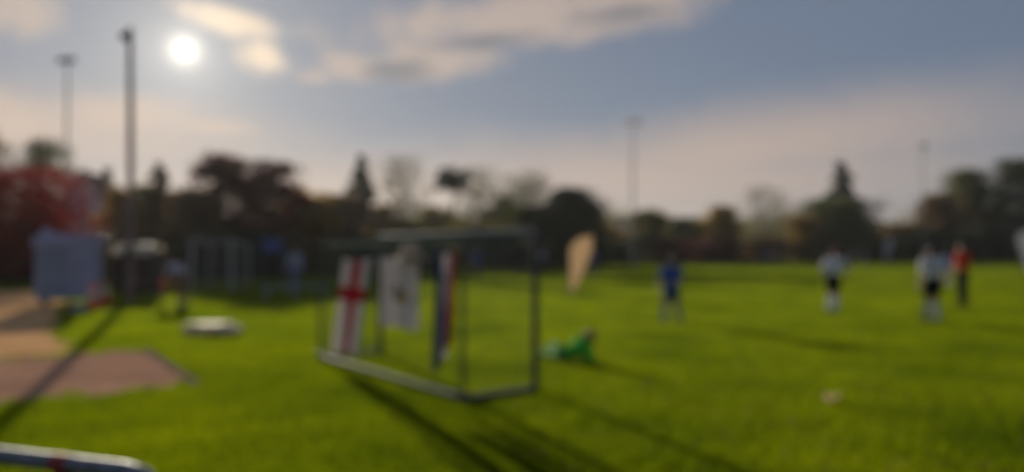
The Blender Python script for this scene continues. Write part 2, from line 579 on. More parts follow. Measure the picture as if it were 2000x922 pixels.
def grass():
    n = 900000
    d = 1.6 + (26.0 - 1.6) * RNG.random(n) ** 1.08
    far = RNG.random(n) < 0.38
    d[far] = 26.0 * (140.0 / 26.0) ** RNG.random(far.sum())
    a = RNG.uniform(-0.78, 0.78, n)
    x = d * a
    y = d
    keep = ~in_pit(x, y)
    x, y, d = x[keep], y[keep], d[keep]
    n = len(x)
    clump = 0.5 + 0.5 * np.sin(x * 3.1 + 1.3 * np.sin(y * 2.3)) * np.sin(y * 2.7 + 1.1 * np.sin(x * 1.9))
    h = (0.020 + 0.030 * RNG.random(n)) * (0.75 + 0.5 * clump)
    w = 0.0007 + 0.00078 * d
    th = RNG.uniform(0, 2 * np.pi, n)
    lean = RNG.normal(0, 0.45, (n, 2)) * h[:, None]
    cx, sx = np.cos(th) * w, np.sin(th) * w
    p0 = np.stack([x - cx, y - sx, np.full(n, -0.002)], 1)
    p1 = np.stack([x + cx, y + sx, np.full(n, -0.002)], 1)
    p2 = np.stack([x + lean[:, 0], y + lean[:, 1], h], 1)
    v = np.stack([p0, p1, p2], 1).reshape(-1, 3)
    t = np.arange(n * 3).reshape(-1, 3)
    me = np_mesh('grass', v, tris=t)
    return tag(link('grass', me, M['blade']), 'short green blades of the mown turf', 'grass', kind='stuff')


grass()


def leaf_outline(s):
    """a small curled leaf: a ring of points round a raised rim"""
    pts = []
    for k in range(10):
        a = 2 * math.pi * k / 10
        r = s * (1.0 if k % 2 == 0 else 0.72)
        pts.append((r * math.cos(a) * 0.8, r * math.sin(a), 0.012 + 0.3 * s * abs(math.cos(a)) ** 2))
    return pts


def fallen_leaves():
    b = MB()
    for k in range(420):
        t = random.random()
        y = 2.6 + 12 * t ** 1.6
        x = y * random.uniform(-0.1, 0.8) + 0.3
        if random.random() < 0.35: x = y * random.uniform(0.35, 0.8)
        s = random.uniform(0.02, 0.045)
        rz = random.uniform(0, 6.28)
        R = Matrix.Translation((x, y, 0.012)) @ Matrix.Rotation(rz, 4, 'Z') @ Matrix.Rotation(random.uniform(-0.5, 0.5), 4, 'X')
        pts = [R @ Vector(p) for p in leaf_outline(s)]
        b.add([R @ Vector((0, 0, 0.01))] + pts, [(0, 1 + i, 1 + (i + 1) % 10) for i in range(10)])
    return tag(b.build('fallen_leaves', M['dry_leaf']), 'dry brown leaves strewn over the near grass', 'leaves', kind='stuff')


fallen_leaves()


# ------------------------------------------------------------------ trees
def tubes_np(segs, n=5):
    """many tapered straight branch pieces (p, q, r0, r1) -> vertex and quad arrays"""
    V_, Q_ = [], []
    base = 0
    for p, q, r0, r1 in segs:
        p, q = np.asarray(p), np.asarray(q)
        t = q - p
        l = np.linalg.norm(t)
        if l < 1e-5: continue
        t = t / l
        a = np.cross(t, [0, 0, 1.0] if abs(t[2]) < 0.95 else [1.0, 0, 0]); a /= np.linalg.norm(a)
        b = np.cross(t, a)
        ang = np.arange(n) * 2 * np.pi / n
        ring = np.cos(ang)[:, None] * a + np.sin(ang)[:, None] * b
        V_.append(p + ring * r0); V_.append(q + ring * r1)
        k = np.arange(n); k2 = (k + 1) % n
        Q_.append(np.stack([base + k, base + k2, base + n + k2, base + n + k], 1))
        base += 2 * n
    return np.concatenate(V_), np.concatenate(Q_)


def tree(name, label, px, depth, h, w, leaf, shape='round', crown_base=0.22, leaves=5200, leaf_size=0.17, limbs=26, bark='bark',
         density=1.0, trunk=1.0, group=None, cat='tree', clumps=150, spread=0.10, seed=0):
    rng = np.random.default_rng(1000 + seed)
    root = empty(name, (X(px, depth), depth, 0))
    tag(root, label, cat, group)
    R = w / 2.0
    segs = []
    # trunk
    nseg = 9
    pts = [np.array([0, 0, -0.1])]
    wob = rng.normal(0, 0.02 * h / nseg, (nseg, 2)).cumsum(0) * 1.2
    top = h * (0.96 if shape in ('cone', 'column', 'pine') else 0.82)
    for i in range(nseg):
        z = top * (i + 1) / nseg
        pts.append(np.array([wob[i, 0], wob[i, 1], z]))
    r_base = (0.020 * h + 0.04) * trunk
    rad = lambda z: max(0.012, r_base * (1 - 0.93 * (z / top) ** 0.8) * (1.25 if z < 0.3 else 1.0))
    for a, b in zip(pts[:-1], pts[1:]):
        segs.append((a, b, rad(max(0, a[2])), rad(b[2])))

    def trunk_at(z):
        z = min(max(z, 0), top)
        i = min(int(z / top * nseg), nseg - 1)
        a, b = pts[i], pts[i + 1]
        t = (z - a[2]) / max(1e-6, b[2] - a[2])
        return a + (b - a) * t

    def radius_at(u):
        """crown radius at a fraction u of the crown's height"""
        if shape == 'cone': return R * (1.02 - u) ** 0.72
        if shape == 'column': return R * (0.55 + 0.45 * math.sin(math.pi * min(1, u * 1.1 + 0.1))) * (1 - u ** 6)
        if shape == 'pine': return R * (0.35 + 0.65 * math.sin(math.pi * (0.15 + 0.8 * u)))
        if shape == 'flat': return R * (0.75 + 0.25 * u) * (1 - 0.25 * u ** 8)
        if shape == 'bush': return R * math.sqrt(max(0.02, 1 - (u * 0.97) ** 2.4))
        return R * math.sqrt(max(0.03, 1 - (2 * u - 0.85) ** 2 / 1.45))
    z0 = crown_base * h
    ends = []
    lump = rng.uniform(0.72, 1.12, 12)
    for i in range(limbs):
        u = (i + rng.random()) / limbs
        az = i * 2.399 + rng.normal(0, 0.3)
        zt = z0 + (h - z0) * u
        start_z = max(z0 * 0.75, zt - radius_at(u) * (0.2 if shape in ('cone', 'column') else 0.55))
        p = trunk_at(min(start_z, top * 0.97))
        rr = radius_at(u) * lump[int((az % 6.283) / 6.2832 * 12) % 12] * rng.uniform(0.75, 1.05)
        q = np.array([math.cos(az) * rr, math.sin(az) * rr, zt])
        q[:2] += p[:2] * 0.5
        m = p + (q - p) * 0.5 + np.array([0, 0, 0.06 * rr]) + rng.normal(0, 0.05 * rr, 3)
        r0 = max(0.012, rad(p[2]) * 0.5)
        segs.append((p, m, r0, r0 * 0.6)); segs.append((m, q, r0 * 0.6, r0 * 0.2))
        ends.append(m); ends.append(q)
        for k in range(5):
            s = p + (q - p) * rng.uniform(0.35, 1.0)
            e = s + rng.normal(0, (0.16 if shape in ('cone', 'column') else 0.26) * max(rr, 0.25 * R), 3) * np.array([1, 1, 0.8]) + np.array([0, 0, 0.06 * R])
            segs.append((s, e, r0 * 0.3, r0 * 0.09))
            ends.append(e)
            for j in range(2):
                e2 = e + rng.normal(0, (0.07 if shape in ('cone', 'column') else 0.13) * R, 3) + np.array([0, 0, 0.05 * R])
                segs.append((e, e2, r0 * 0.10, r0 * 0.03))
                ends.append(e2)
    vv, qq = tubes_np(segs, 5)
    vv[:, 2] = np.minimum(vv[:, 2], h)
    link('trunk', np_mesh('trunk', vv, quads=qq, smooth=True), M[bark], root)
    # leaves in uneven clumps at the branch ends, with gaps
    ends = np.array(ends)
    ends = ends[(ends[:, 2] > z0 * 0.8)]
    idx = rng.choice(len(ends), size=min(clumps, len(ends)), replace=False)
    cen = ends[idx]
    wgt = rng.uniform(0.25, 1.0, len(cen)) ** 1.3
    pick = rng.choice(len(cen), size=int(leaves * density), p=wgt / wgt.sum())
    cl_r = rng.uniform(0.5, 1.5, len(cen)) * spread * w
    if shape in ('cone', 'column'):
        cl_r *= 0.75 * np.array([max(0.22, min(1.0, radius_at(min(1.0, max(0.0, (c[2] - z0) / (h - z0)))) / R)) for c in cen])
    pos = cen[pick] + rng.normal(0, 1, (len(pick), 3)) * cl_r[pick][:, None] * np.array([1, 1, 0.7])
    keep = (pos[:, 2] < h * (1.0 + 0.05 * rng.random(len(pos)))) & (pos[:, 2] > (0.12 if shape == 'bush' else z0 * 0.6))
    pos = pos[keep]
    nl = len(pos)
    s = leaf_size * rng.uniform(0.55, 1.25, nl)
    a = rng.normal(0, 1, (nl, 3)); a /= np.linalg.norm(a, axis=1)[:, None]
    b = rng.normal(0, 1, (nl, 3)); b -= (a * b).sum(1)[:, None] * a; b /= np.linalg.norm(b, axis=1)[:, None]
    v = np.stack([pos - a * s[:, None], pos + b * s[:, None] * 0.55, pos + a * s[:, None], pos - b * s[:, None] * 0.55], 1).reshape(-1, 3)
    q = np.arange(nl * 4).reshape(-1, 4)
    link('crown', np_mesh('crown', v, quads=q), M[leaf], root)
    return root


TREES = [
    # name, label, px, depth, height, width, leaf, kwargs
    ('maple_tree', 'broad red leaved tree at the left edge behind the blue hut', 8, 36, 5.6, 7.0, 'leaf_red', dict(crown_base=0.10, leaves=15000, leaf_size=0.12, clumps=300, limbs=34)),
    ('broadleaf_tree', 'grey green tree rising above the red tree at left', 82, 62, 11.2, 4.8, 'leaf_green', dict(crown_base=0.35, leaves=4200)),
    ('broadleaf_tree', 'dark tree cut by the left edge of the view', -45, 60, 12.0, 5.0, 'leaf_brown', dict(crown_base=0.2, leaves=5000)),
    ('broadleaf_tree', 'small yellow olive tree just left of the brown pole', 240, 52, 6.0, 2.6, 'leaf_gold', dict(crown_base=0.12, leaves=6500)),
    ('conifer_tree', 'narrow brownish conifer just right of the brown pole', 311, 56, 8.1, 3.4, 'leaf_brown', dict(shape='column', crown_base=0.05, leaves=10000, limbs=44)),
    ('copper_tree', 'flat topped copper red tree, left of a twin pair', 432, 52, 8.2, 4.3, 'leaf_copper', dict(shape='flat', crown_base=0.12, leaves=9000)),
    ('copper_tree', 'flat topped copper red tree, right of a twin pair', 528, 53, 7.9, 4.2, 'leaf_copper', dict(shape='flat', crown_base=0.12, leaves=9000)),
    ('broadleaf_tree', 'low dark brown tree in front of the twin copper trees', 372, 48, 5.6, 4.0, 'leaf_brown', dict(crown_base=0.08, leaves=7500, shape='bush')),
    ('broadleaf_tree', 'golden brown tree beyond the person in blue grey', 612, 56, 5.6, 3.8, 'leaf_gold', dict(crown_base=0.08, leaves=7000, shape='bush')),
    ('conifer_tree', 'tall narrow dark tree behind the goal flag with a red cross', 704, 64, 9.7, 3.0, 'leaf_dark', dict(shape='column', crown_base=0.45, leaves=5200)),
    ('broadleaf_tree', 'dark brown tree low behind the left end of the crossbar', 668, 60, 6.0, 3.6, 'leaf_brown', dict(crown_base=0.1, leaves=7000)),
    ('bare_tree', 'pale half bare tree with thin twigs above the crossbar', 785, 74, 11.0, 6.4, 'leaf_grey', dict(crown_base=0.2, leaves=2600, limbs=34, bark='bark_pale')),
    ('pine_tree', 'tall pine with a dark clump of needles on a bare trunk', 886, 70, 9.2, 3.8, 'leaf_dark', dict(shape='pine', crown_base=0.84, leaves=2200, spread=0.07, limbs=16, trunk=1.7, bark='bark_pine', clumps=70)),
    ('bare_tree', 'pale half bare tree just right of the tall pine', 938, 80, 10.6, 5.2, 'leaf_grey', dict(crown_base=0.2, leaves=2600, limbs=30, bark='bark_pale')),
    ('bare_tree', 'thin pale tree between the pine and the round dark tree', 1035, 78, 9.8, 6.2, 'leaf_grey', dict(crown_base=0.15, leaves=3600, limbs=30, bark='bark_pale')),
    ('broadleaf_tree', 'round dark green tree behind the peach banner', 1118, 66, 7.0, 5.2, 'leaf_dark', dict(crown_base=0.05, leaves=20000, clumps=260)),
    ('broadleaf_tree', 'dark green tree behind the right post of the goal', 1040, 68, 5.6, 5.2, 'leaf_green', dict(crown_base=0.04, leaves=18000, shape='bush', clumps=260)),
    ('broadleaf_tree', 'olive tree low above the middle of the crossbar', 792, 66, 4.2, 4.4, 'leaf_olive', dict(crown_base=0.05, leaves=7000, shape='bush')),
    ('broadleaf_tree', 'dark olive tree low beyond the right half of the goal', 930, 66, 4.2, 5.2, 'leaf_olive', dict(crown_base=0.04, leaves=8000, shape='bush')),
    ('broadleaf_tree', 'tan tree just left of the near goal and its flags', 648, 62, 6.3, 4.4, 'leaf_gold', dict(crown_base=0.1, leaves=8000)),
    ('broadleaf_tree', 'brown tree right of the tall narrow dark tree', 742, 70, 6.0, 4.6, 'leaf_brown', dict(crown_base=0.1, leaves=7000)),
    ('broadleaf_tree', 'loose olive tree below the tall pine', 858, 78, 6.2, 6.0, 'leaf_olive', dict(crown_base=0.1, leaves=7000)),
    ('broadleaf_tree', 'loose grey green tree right of the tall pine', 985, 80, 7.4, 6.0, 'leaf_green', dict(crown_base=0.1, leaves=7500)),
    ('broadleaf_tree', 'small tan tree between the round dark tree and the mast', 1190, 96, 4.8, 4.6, 'leaf_gold', dict(crown_base=0.08, leaves=6000)),
    ('broadleaf_tree', 'olive brown tree between the two copper trees and the pole', 282, 58, 6.6, 4.2, 'leaf_olive', dict(crown_base=0.08, leaves=8000)),
    ('broadleaf_tree', 'tan tree just right of the twin copper trees', 575, 60, 6.8, 3.8, 'leaf_gold', dict(crown_base=0.1, leaves=6500)),
    ('broadleaf_tree', 'yellow olive tree beside the foot of the mast in the middle', 1268, 92, 6.6, 5.0, 'leaf_olive', dict(crown_base=0.08, leaves=11000, leaf_size=0.2)),
    ('broadleaf_tree', 'grey green tree between the yellow olive and golden trees', 1335, 104, 6.2, 6.5, 'leaf_green', dict(crown_base=0.08, leaves=11000, leaf_size=0.2)),
    ('broadleaf_tree', 'golden brown tree left of the sparse tall tree', 1412, 98, 7.4, 4.6, 'leaf_gold', dict(crown_base=0.1, leaves=11000, leaf_size=0.2)),
    ('bare_tree', 'sparse tall grey green tree in the right half', 1488, 112, 11.2, 8.5, 'leaf_grey', dict(crown_base=0.2, leaves=3000, limbs=34, bark='bark_pale')),
    ('broadleaf_tree', 'broad dark tree round the foot of the pointed conifer', 1632, 108, 9.0, 11.0, 'leaf_green', dict(crown_base=0.06, leaves=24000, leaf_size=0.24, clumps=320)),
    ('conifer_tree', 'pointed dark conifer standing above a broad dark tree', 1645, 112, 14.8, 8.5, 'leaf_dark', dict(shape='cone', crown_base=0.04, leaves=22000, leaf_size=0.22, limbs=46)),
    ('broadleaf_tree', 'golden tree at the left foot of the pointed conifer', 1570, 104, 6.4, 4.8, 'leaf_gold', dict(crown_base=0.08, leaves=9000, leaf_size=0.2)),
    ('broadleaf_tree', 'brown orange tree at the left flank of the tall dark trees', 1835, 118, 10.5, 7.5, 'leaf_brown', dict(crown_base=0.08, leaves=14000, leaf_size=0.22)),
    ('broadleaf_tree', 'tall dark tree in the group at the right edge, nearest the mast', 1892, 124, 14.8, 10.5, 'leaf_green', dict(crown_base=0.08, leaves=24000, leaf_size=0.24, clumps=200)),
    ('broadleaf_tree', 'tallest dark tree, cut by the right edge of the view', 1995, 122, 16.4, 11.0, 'leaf_dark', dict(crown_base=0.08, leaves=24000, leaf_size=0.24, clumps=280)),
    ('broadleaf_tree', 'brown tree low between the conifer and the tall dark trees', 1765, 116, 5.8, 8.5, 'leaf_brown', dict(crown_base=0.05, leaves=13000, leaf_size=0.22, shape='bush')),
]
for i, (nm, lb, px, dp, h, w, lf, kw) in enumerate(TREES):
    tree(nm, lb, px, dp, h, w, lf, seed=i, group='trees round the playing field', **kw)

SHRUBS = [
    (150, 46, 2.6, 4.0, 'leaf_brown', 'dark brown shrub between the blue hut and the pole'),
    (262, 44, 2.5, 4.2, 'leaf_brown', 'dark shrub behind the shelter with the cream roof'),
    (340, 44, 2.7, 4.0, 'leaf_brown', 'dark shrub behind the bending person'),
    (425, 43, 2.6, 4.2, 'leaf_dark', 'dark shrub seen through the far goal'),
    (505, 44, 2.7, 4.2, 'leaf_dark', 'dark shrub behind the blue sign board'),
    (600, 50, 2.4, 4.8, 'leaf_brown', 'brown shrub to the right of the blue sign board'),
    (690, 56, 2.6, 5.0, 'leaf_dark', 'dark shrub behind the flag with a red cross'),
    (800, 60, 2.2, 5.4, 'leaf_dark', 'dark shrub behind the white flag with the emblem'),
    (1000, 62, 2.6, 5.8, 'leaf_dark', 'dark shrub behind the right side of the goal'),
    (1185, 84, 2.6, 6.0, 'leaf_dark', 'low dark shrub left of the mast in the middle'),
    (1300, 92, 3.0, 7.0, 'leaf_copper', 'reddish brown shrub beyond the player in blue'),
    (1390, 96, 3.0, 7.0, 'leaf_copper', 'reddish brown shrub, second beyond the player in blue'),
    (1480, 104, 3.4, 8.0, 'leaf_brown', 'dark brown shrub behind the spectators in blue'),
    (1590, 108, 3.2, 8.0, 'leaf_dark', 'dark shrub left behind the player in white nearer the middle'),
    (1700, 112, 3.6, 8.5, 'leaf_dark', 'dark shrub behind the small white banner'),
    (1800, 112, 4.6, 8.5, 'leaf_dark', 'dark shrub behind the white player beside the red shirt'),
    (1900, 112, 5.0, 9.0, 'leaf_dark', 'dark shrub behind the man in the red shirt'),
    (1990, 110, 5.4, 9.0, 'leaf_dark', 'dark shrub behind the leaning white banner'),
    (40, 40, 2.3, 4.4, 'leaf_dark', 'dark shrub under the red tree at the left edge'),
]
for i, (px, dp, h, w, lf, lb) in enumerate(SHRUBS):
    r = tree('shrub', lb, px, dp, h, w, lf, shape='bush', crown_base=0.02, leaves=9500, leaf_size=0.12 + dp * 0.0010, limbs=18,
             clumps=190, spread=0.09, seed=100 + i, group='shrubs along the edge of the field', cat='shrub')


def far_wood():
    """the distant belt of trees behind everything, read as one mass"""
    rng = np.random.default_rng(77)
    n = 90000
    px = rng.uniform(-700, 2700, n)
    dep = rng.uniform(165, 215, n)
    x = (px - 1000) / 1444.0 * dep
    crown = 9.0 + 1.6 * np.sin(x * 0.11) + 1.5 * np.sin(x * 0.27 + 1.0) + 1.2 * np.sin(x * 0.61 + dep * 0.2) + 1.0 * np.sin(dep * 0.5 + x * 0.05)
    z = crown * rng.random(n) ** 0.75
    pos = np.stack([x, dep, z], 1)
    a = rng.normal(0, 1, (n, 3)); a /= np.linalg.norm(a, axis=1)[:, None]
    b = rng.normal(0, 1, (n, 3)); b -= (a * b).sum(1)[:, None] * a; b /= np.linalg.norm(b, axis=1)[:, None]
    s_ = rng.uniform(0.25, 0.55, n)[:, None]
    v = np.stack([pos - a * s_, pos + b * s_ * .6, pos + a * s_, pos - b * s_ * .6], 1).reshape(-1, 3)
    me = np_mesh('far_wood', v, quads=np.arange(n * 4).reshape(-1, 4))
    return tag(link('far_wood', me, M['leaf_olive']), 'distant belt of autumn woodland behind the field', 'wood', kind='stuff')


far_wood()

# ------------------------------------------------------------------ houses beyond the trees
def house(label, px, depth, w, d, eave, ridge, rz, wall, roof):
    root = empty('house', (X(px, depth), depth, 0), rz)
    tag(root, label, 'house')
    b = MB()
    hw, hd = w / 2, d / 2
    b.add([(-hw, -hd, 0), (hw, -hd, 0), (hw, hd, 0), (-hw, hd, 0), (-hw, -hd, eave), (hw, -hd, eave), (hw, hd, eave), (-hw, hd, eave),
           (0, -hd, ridge), (0, hd, ridge)],
          [(0, 1, 5, 8, 4), (2, 3, 7, 9, 6), (1, 2, 6, 5), (3, 0, 4, 7), (3, 2, 1, 0)])
    b.build('wall', wall, root)
    rf = None
    for s in (-1, 1):
        m = MB()
        ov = 0.4
        sl = (ridge - eave) / hw
        xo, zo = s * (hw + ov), eave - ov * sl
        v = [(0, -hd - ov, ridge + .02), (xo, -hd - ov, zo + .02), (xo, hd + ov, zo + .02), (0, hd + ov, ridge + .02)]
        v += [(p[0], p[1], p[2] + 0.16) for p in v]
        m.add(v, [(0, 1, 2, 3), (7, 6, 5, 4), (0, 4, 5, 1), (1, 5, 6, 2), (2, 6, 7, 3), (3, 7, 4, 0)])
        rf = m.build('roof_slope', roof, root)
    ch = MB().box((hw * 0.4, hd * 0.2, ridge), (0.6, 0.6, 1.4), bev=0.03).box((hw * 0.4, hd * 0.2, ridge + 0.75), (0.72, 0.72, 0.12), bev=0.02)
    ch.build('chimney', M['concrete'], root)
    for (wx, wz) in ((-w * 0.24, eave * 0.3), (w * 0.24, eave * 0.3), (-w * 0.24, eave * 0.75), (w * 0.24, eave * 0.75)):
        fr = MB()
        for sx in (-1, 1): fr.box((wx + sx * 0.55, -hd - 0.03, wz), (0.1, 0.10, 1.2), bev=0.01)
        for sz in (-1, 1): fr.box((wx, -hd - 0.031, wz + sz * 0.55), (1.0, 0.10, 0.1), bev=0.01)
        fo = fr.build('window', M['white_paint'], root)
        MB().box((wx, -hd - 0.015, wz), (1.0, 0.03, 1.0)).build('pane', M['glass'], fo)
    return root


M['render_pale'] = mat('pale_render', (0.62, 0.63, 0.68), 0.9, var=0.08, scale=1.5, bump=0.3)
M['roof_tile'] = mat('dark_roof_tile', (0.10, 0.075, 0.07), 0.85, var=0.2, scale=2, bump=0.5, bump_scale=12)
house('pale grey gabled house showing beside the red tree', 188, 66, 3.2, 7.0, 6.0, 8.3, 0.20, M['render_pale'], M['roof_tile'])
house('pale grey house in the gap beside the mast in the middle', 1212, 120, 6.0, 8.0, 4.6, 6.6, -0.1, M['render_pale'], M['roof_tile'])


# ------------------------------------------------------------------ floodlight masts and the near pole
def mast(label, px, depth, h, r0, heads, pole_mat, name='floodlight_mast', dx=0.0):
    root = empty(name, (X(px, depth), depth, 0))
    tag(root, label, 'floodlight', 'floodlight masts round the field')
    MB().tube([(0, 0, -0.05), (0, 0, h * 0.5), (0, 0, h)], [r0, r0 * 0.8, r0 * 0.55], 14).build('pole', pole_mat, root, smooth=True)
    MB().lathe([(r0 * 2.2, 0), (r0 * 2.2, 0.10), (r0 * 1.1, 0.16)], 14).build('foot_plate', M['concrete'], root)
    if heads:
        MB().box((dx, 0, h - 0.15), (0.62 * heads, 0.10, 0.10), bev=0.015).build('cross_arm', M['dark_metal'], root)
        for k in range(heads):
            x = dx + (k - (heads - 1) / 2) * 0.62
            Mx = Matrix.Rotation(math.radians(-35), 4, 'X')
            b = MB().box((x, -0.16, h - 0.05), (0.50, 0.22, 0.42), bev=0.03, M=Mx)
            lo = b.build('lamp', M['dark_metal'], root)
            MB().box(Vector((x, -0.16, h - 0.05)) + Mx @ Vector((0, -0.117, 0)), (0.44, 0.02, 0.36), bev=0.006, M=Mx).build('lens', M['lamp_glass'], lo)
    return root


mast('slim grey floodlight mast with lamps on top, leftmost', 128, 51.5, 15.0, 0.11, 2, M['mast'])
mast('slim grey floodlight mast beside the gap in the trees in the middle', 1236, 76, 15.0, 0.13, 3, M['mast'])
mast('faint slim floodlight mast between the conifer and the right trees', 1804, 93, 15.0, 0.11, 2, M['mast'])
pole = empty('lamp_pole', (X(254, 23.5), 23.5, 0))
tag(pole, 'thick brown timber pole with a lamp on its top, casting a long shadow', 'pole')
MB().tube([(0.02, 0, -0.05), (0.0, 0, 4.2), (-0.07, 0, 8.75)], [0.115, 0.100, 0.082], 16).build('pole', M['wood_pole'], pole, smooth=True)
lb_ = MB().box((-0.19, 0, 8.48), (0.30, 0.26, 0.22), bev=0.03).build('lamp', M['dark_metal'], pole)
MB().box((-0.19, 0, 8.362), (0.24, 0.20, 0.02), bev=0.005).build('lens', M['lamp_glass'], lb_)
MB().box((-0.01, -0.145, 1.5), (0.20, 0.10, 0.32), bev=0.02).build('switch_box', M['dark_metal'], pole)
for k in range(2):
    MB().tube([(0.113 * math.cos(a), 0.113 * math.sin(a), 1.1 + 1.6 * k) for a in np.linspace(0, 2 * math.pi, 15)], 0.012, 6, cap=False).build('strap', M['galv'], pole)


# ------------------------------------------------------------------ goals
def goal(name, label, near, along, inward, length, depth, h, back_h, frame, netm, foot_bar=True):
    """near: ground point of the near front post; along: unit to the far front post; inward: unit to the back"""
    root = empty(name, (near.x, near.y, 0))
    tag(root, label, 'goal', 'football goals')
    a, i_ = along, inward
    F0, F1 = Vector((0, 0, 0)), a * length
    B0, B1 = i_ * depth, a * length + i_ * depth
    Z = Vector((0, 0, 1))
    r = 0.044
    MB().tube([F0, F0 + Z * h], r, 14).build('post', frame, root, smooth=True)
    MB().tube([F1, F1 + Z * h], r, 14).build('post', frame, root, smooth=True)
    MB().tube([F0 + Z * (h - 0.001) - a * r, F1 + Z * (h - 0.001) + a * r], r * 1.01, 14).build('crossbar', M['bar_grey'], root, smooth=True)
    for B in (B0, B1):
        MB().tube([B + Z * 0.03, B + Z * back_h], 0.022, 10).build('back_post', frame, root, smooth=True)
    for F, B in ((F0, B0), (F1, B1)):
        MB().tube([F + Z * (h - 0.02), B + Z * back_h], 0.020, 10).build('stay', frame, root, smooth=True)
    MB().tube([B0 + Z * back_h, B1 + Z * back_h], 0.009, 8).build('back_cord', netm, root, smooth=True)
    rz = math.atan2(i_.y, i_.x)
    for F, B in ((F0, B0), (F1, B1)):
        c = (F + B) / 2 + Z * 0.033
        MB().box(c, ((B - F).length - 0.06, 0.065, 0.066), rz, bev=0.01).build('ground_bar', M['alu'], root)
    c = (B0 + B1) / 2 + Z * 0.034
    MB().box(c, ((B1 - B0).length + 0.09, 0.07, 0.068), math.atan2(a.y, a.x), bev=0.01).build('ground_bar', M['alu'], root)
    for p in (B0, B1):
        MB().box(p + Z * 0.083, (0.10, 0.10, 0.03), rz, bev=0.005).build('corner_plate', M['dark_metal'], root)
    # net: cords every 12 cm over back, roof and sides
    b = MB()
    rc = 0.0032
    step = 0.11

    def cords(o, e1, l1, e2, l2):
        n1, n2 = int(round(l1 / step)), int(round(l2 / step))
        for k in range(n1 + 1):
            p = o + e1 * (l1 * k / n1)
            pts = [p + e2 * (l2 * t) + i_ * (0.05 * math.sin(math.pi * t)) for t in np.linspace(0, 1, 5)]
            b.tube(pts, rc, 3, cap=False)
        for k in range(n2 + 1):
            t = k / n2
            p = o + e2 * (l2 * t) + i_ * (0.05 * math.sin(math.pi * t))
            b.tube([p, p + e1 * l1], rc, 3, cap=False)
    cords(B0 + Z * 0.08, a, length, Z, back_h - 0.08)
    rv = (i_ * depth + Z * (back_h - h)); rl = rv.length
    cords(F0 + Z * h, a, length, rv.normalized(), rl)
    for F in (F0, F1):
        cords(F + Z * 0.08, i_, depth, Z, min(back_h, h) - 0.12)
    b.build('net', netm, root)
    return root, B0 + near, B1 + near


AL = Vector((-0.597, 0.802, 0)).normalized()
IN = Vector((-0.802, -0.597, 0)).normalized()
NEAR = Vector((0.27, 8.62, 0))
GL, GD, GH, GB = 3.95, 1.00, 1.85, 1.72
_, GB0, GB1 = goal('football_goal', 'grey framed goal with a green net and three flags hung on it', NEAR, AL, IN, GL, GD, GH, GB, M['alu_grey'], M['net'])
goal('football_goal', 'small far goal with pale frame behind the cream mat', Vector((X(452, 30.5), 30.5, 0)), Vector((-0.90, 0.43, 0)).normalized(),
     Vector((-0.43, -0.90, 0)).normalized() * -1, 2.3, 1.0, 2.1, 1.9, M['white_paint'], M['net_pale'])


# ------------------------------------------------------------------ flags on the goal net
def cloth_mat(name, rgb, transl=0.5):
    return mat(name, rgb, 0.85, var=0.05, scale=8, bump=0.15, bump_scale=300, transl=transl, spec=0.15)


M['cloth_white'] = cloth_mat('white_flag_cloth', (0.80, 0.75, 0.72))
M['cloth_red'] = cloth_mat('red_flag_cloth', (0.55, 0.02, 0.05))
M['cloth_blue'] = cloth_mat('blue_flag_cloth', (0.02, 0.035, 0.17), 0.2)
M['cloth_yellow'] = cloth_mat('yellow_flag_cloth', (0.62, 0.47, 0.05))
M['cloth_dark'] = cloth_mat('dark_blue_flag_cloth', (0.03, 0.035, 0.06))


def flag(name, label, s0, s1, ztop, zbot, which, mats, skew=0.0, slant=0.0, folds=3, amp=0.03, pinch=1.0, seed=0):
    """cloth hung behind the net's back face, from distance s0 to s1 along the back rail"""
    rng = random.Random(seed)
    outn = IN                                     # away from the goal mouth, towards the near side
    off = 0.065
    nu, nv = 40, 48
    org = GB0 + AL * s0
    ph = rng.uniform(0, 6)
    root = empty(name, (org.x, org.y, 0))
    tag(root, label, 'flag', 'flags hung on the goal')
    W = s1 - s0
    v, f, mi = [], [], []
    for j in range(nv + 1):
        t = j / nv
        for i in range(nu + 1):
            u = i / nu
            wd = W * (1 - (1 - pinch) * t)
            s = (u - 0.5) * wd + W / 2 + skew * t
            top = ztop - 0.03 * math.sin(math.pi * u)
            bot = zbot + slant * (1 - u)
            z = top + (bot - top) * t
            w_ = amp * (0.35 + 0.65 * t) * math.sin(ph + u * folds * 2 * math.pi + 0.6 * t) + 0.3 * amp * math.sin(5 * t + 9 * u + ph)
            p = AL * s + outn * (off + 0.02 + amp + w_) + Vector((0, 0, z))
            v.append(p[:])
    for j in range(nv):
        for i in range(nu):
            a = j * (nu + 1) + i
            f.append((a, a + 1, a + nu + 2, a + nu + 1))
            mi.append(which((i + 0.5) / nu, (j + 0.5) / nv))
    b = MB(); b.v, b.f, b.m = v, f, mi
    o = b.build('cloth', mats, root, smooth=True)
    for p_ in o.data.polygons: p_.use_smooth = True
    sol = o.modifiers.new('thickness', 'SOLIDIFY'); sol.thickness = 0.002
    for u in (0.02, 0.5, 0.98):
        p = AL * (u * W) + outn * (off + 0.02 + amp) + Vector((0, 0, ztop - 0.03 * math.sin(math.pi * u)))
        q = AL * (u * W) + outn * 0.0 + Vector((0, 0, min(GB, ztop + 0.05)))
        MB().tube([p, p.lerp(q, 0.5) + Vector((0, 0, 0.02)), q], 0.004, 5).build('tie', M['net_pale'], root)
    return root


def cross(u, t):
    return 1 if (abs(u - 0.5) < 0.115 or abs(t - 0.36) < 0.075) else 0


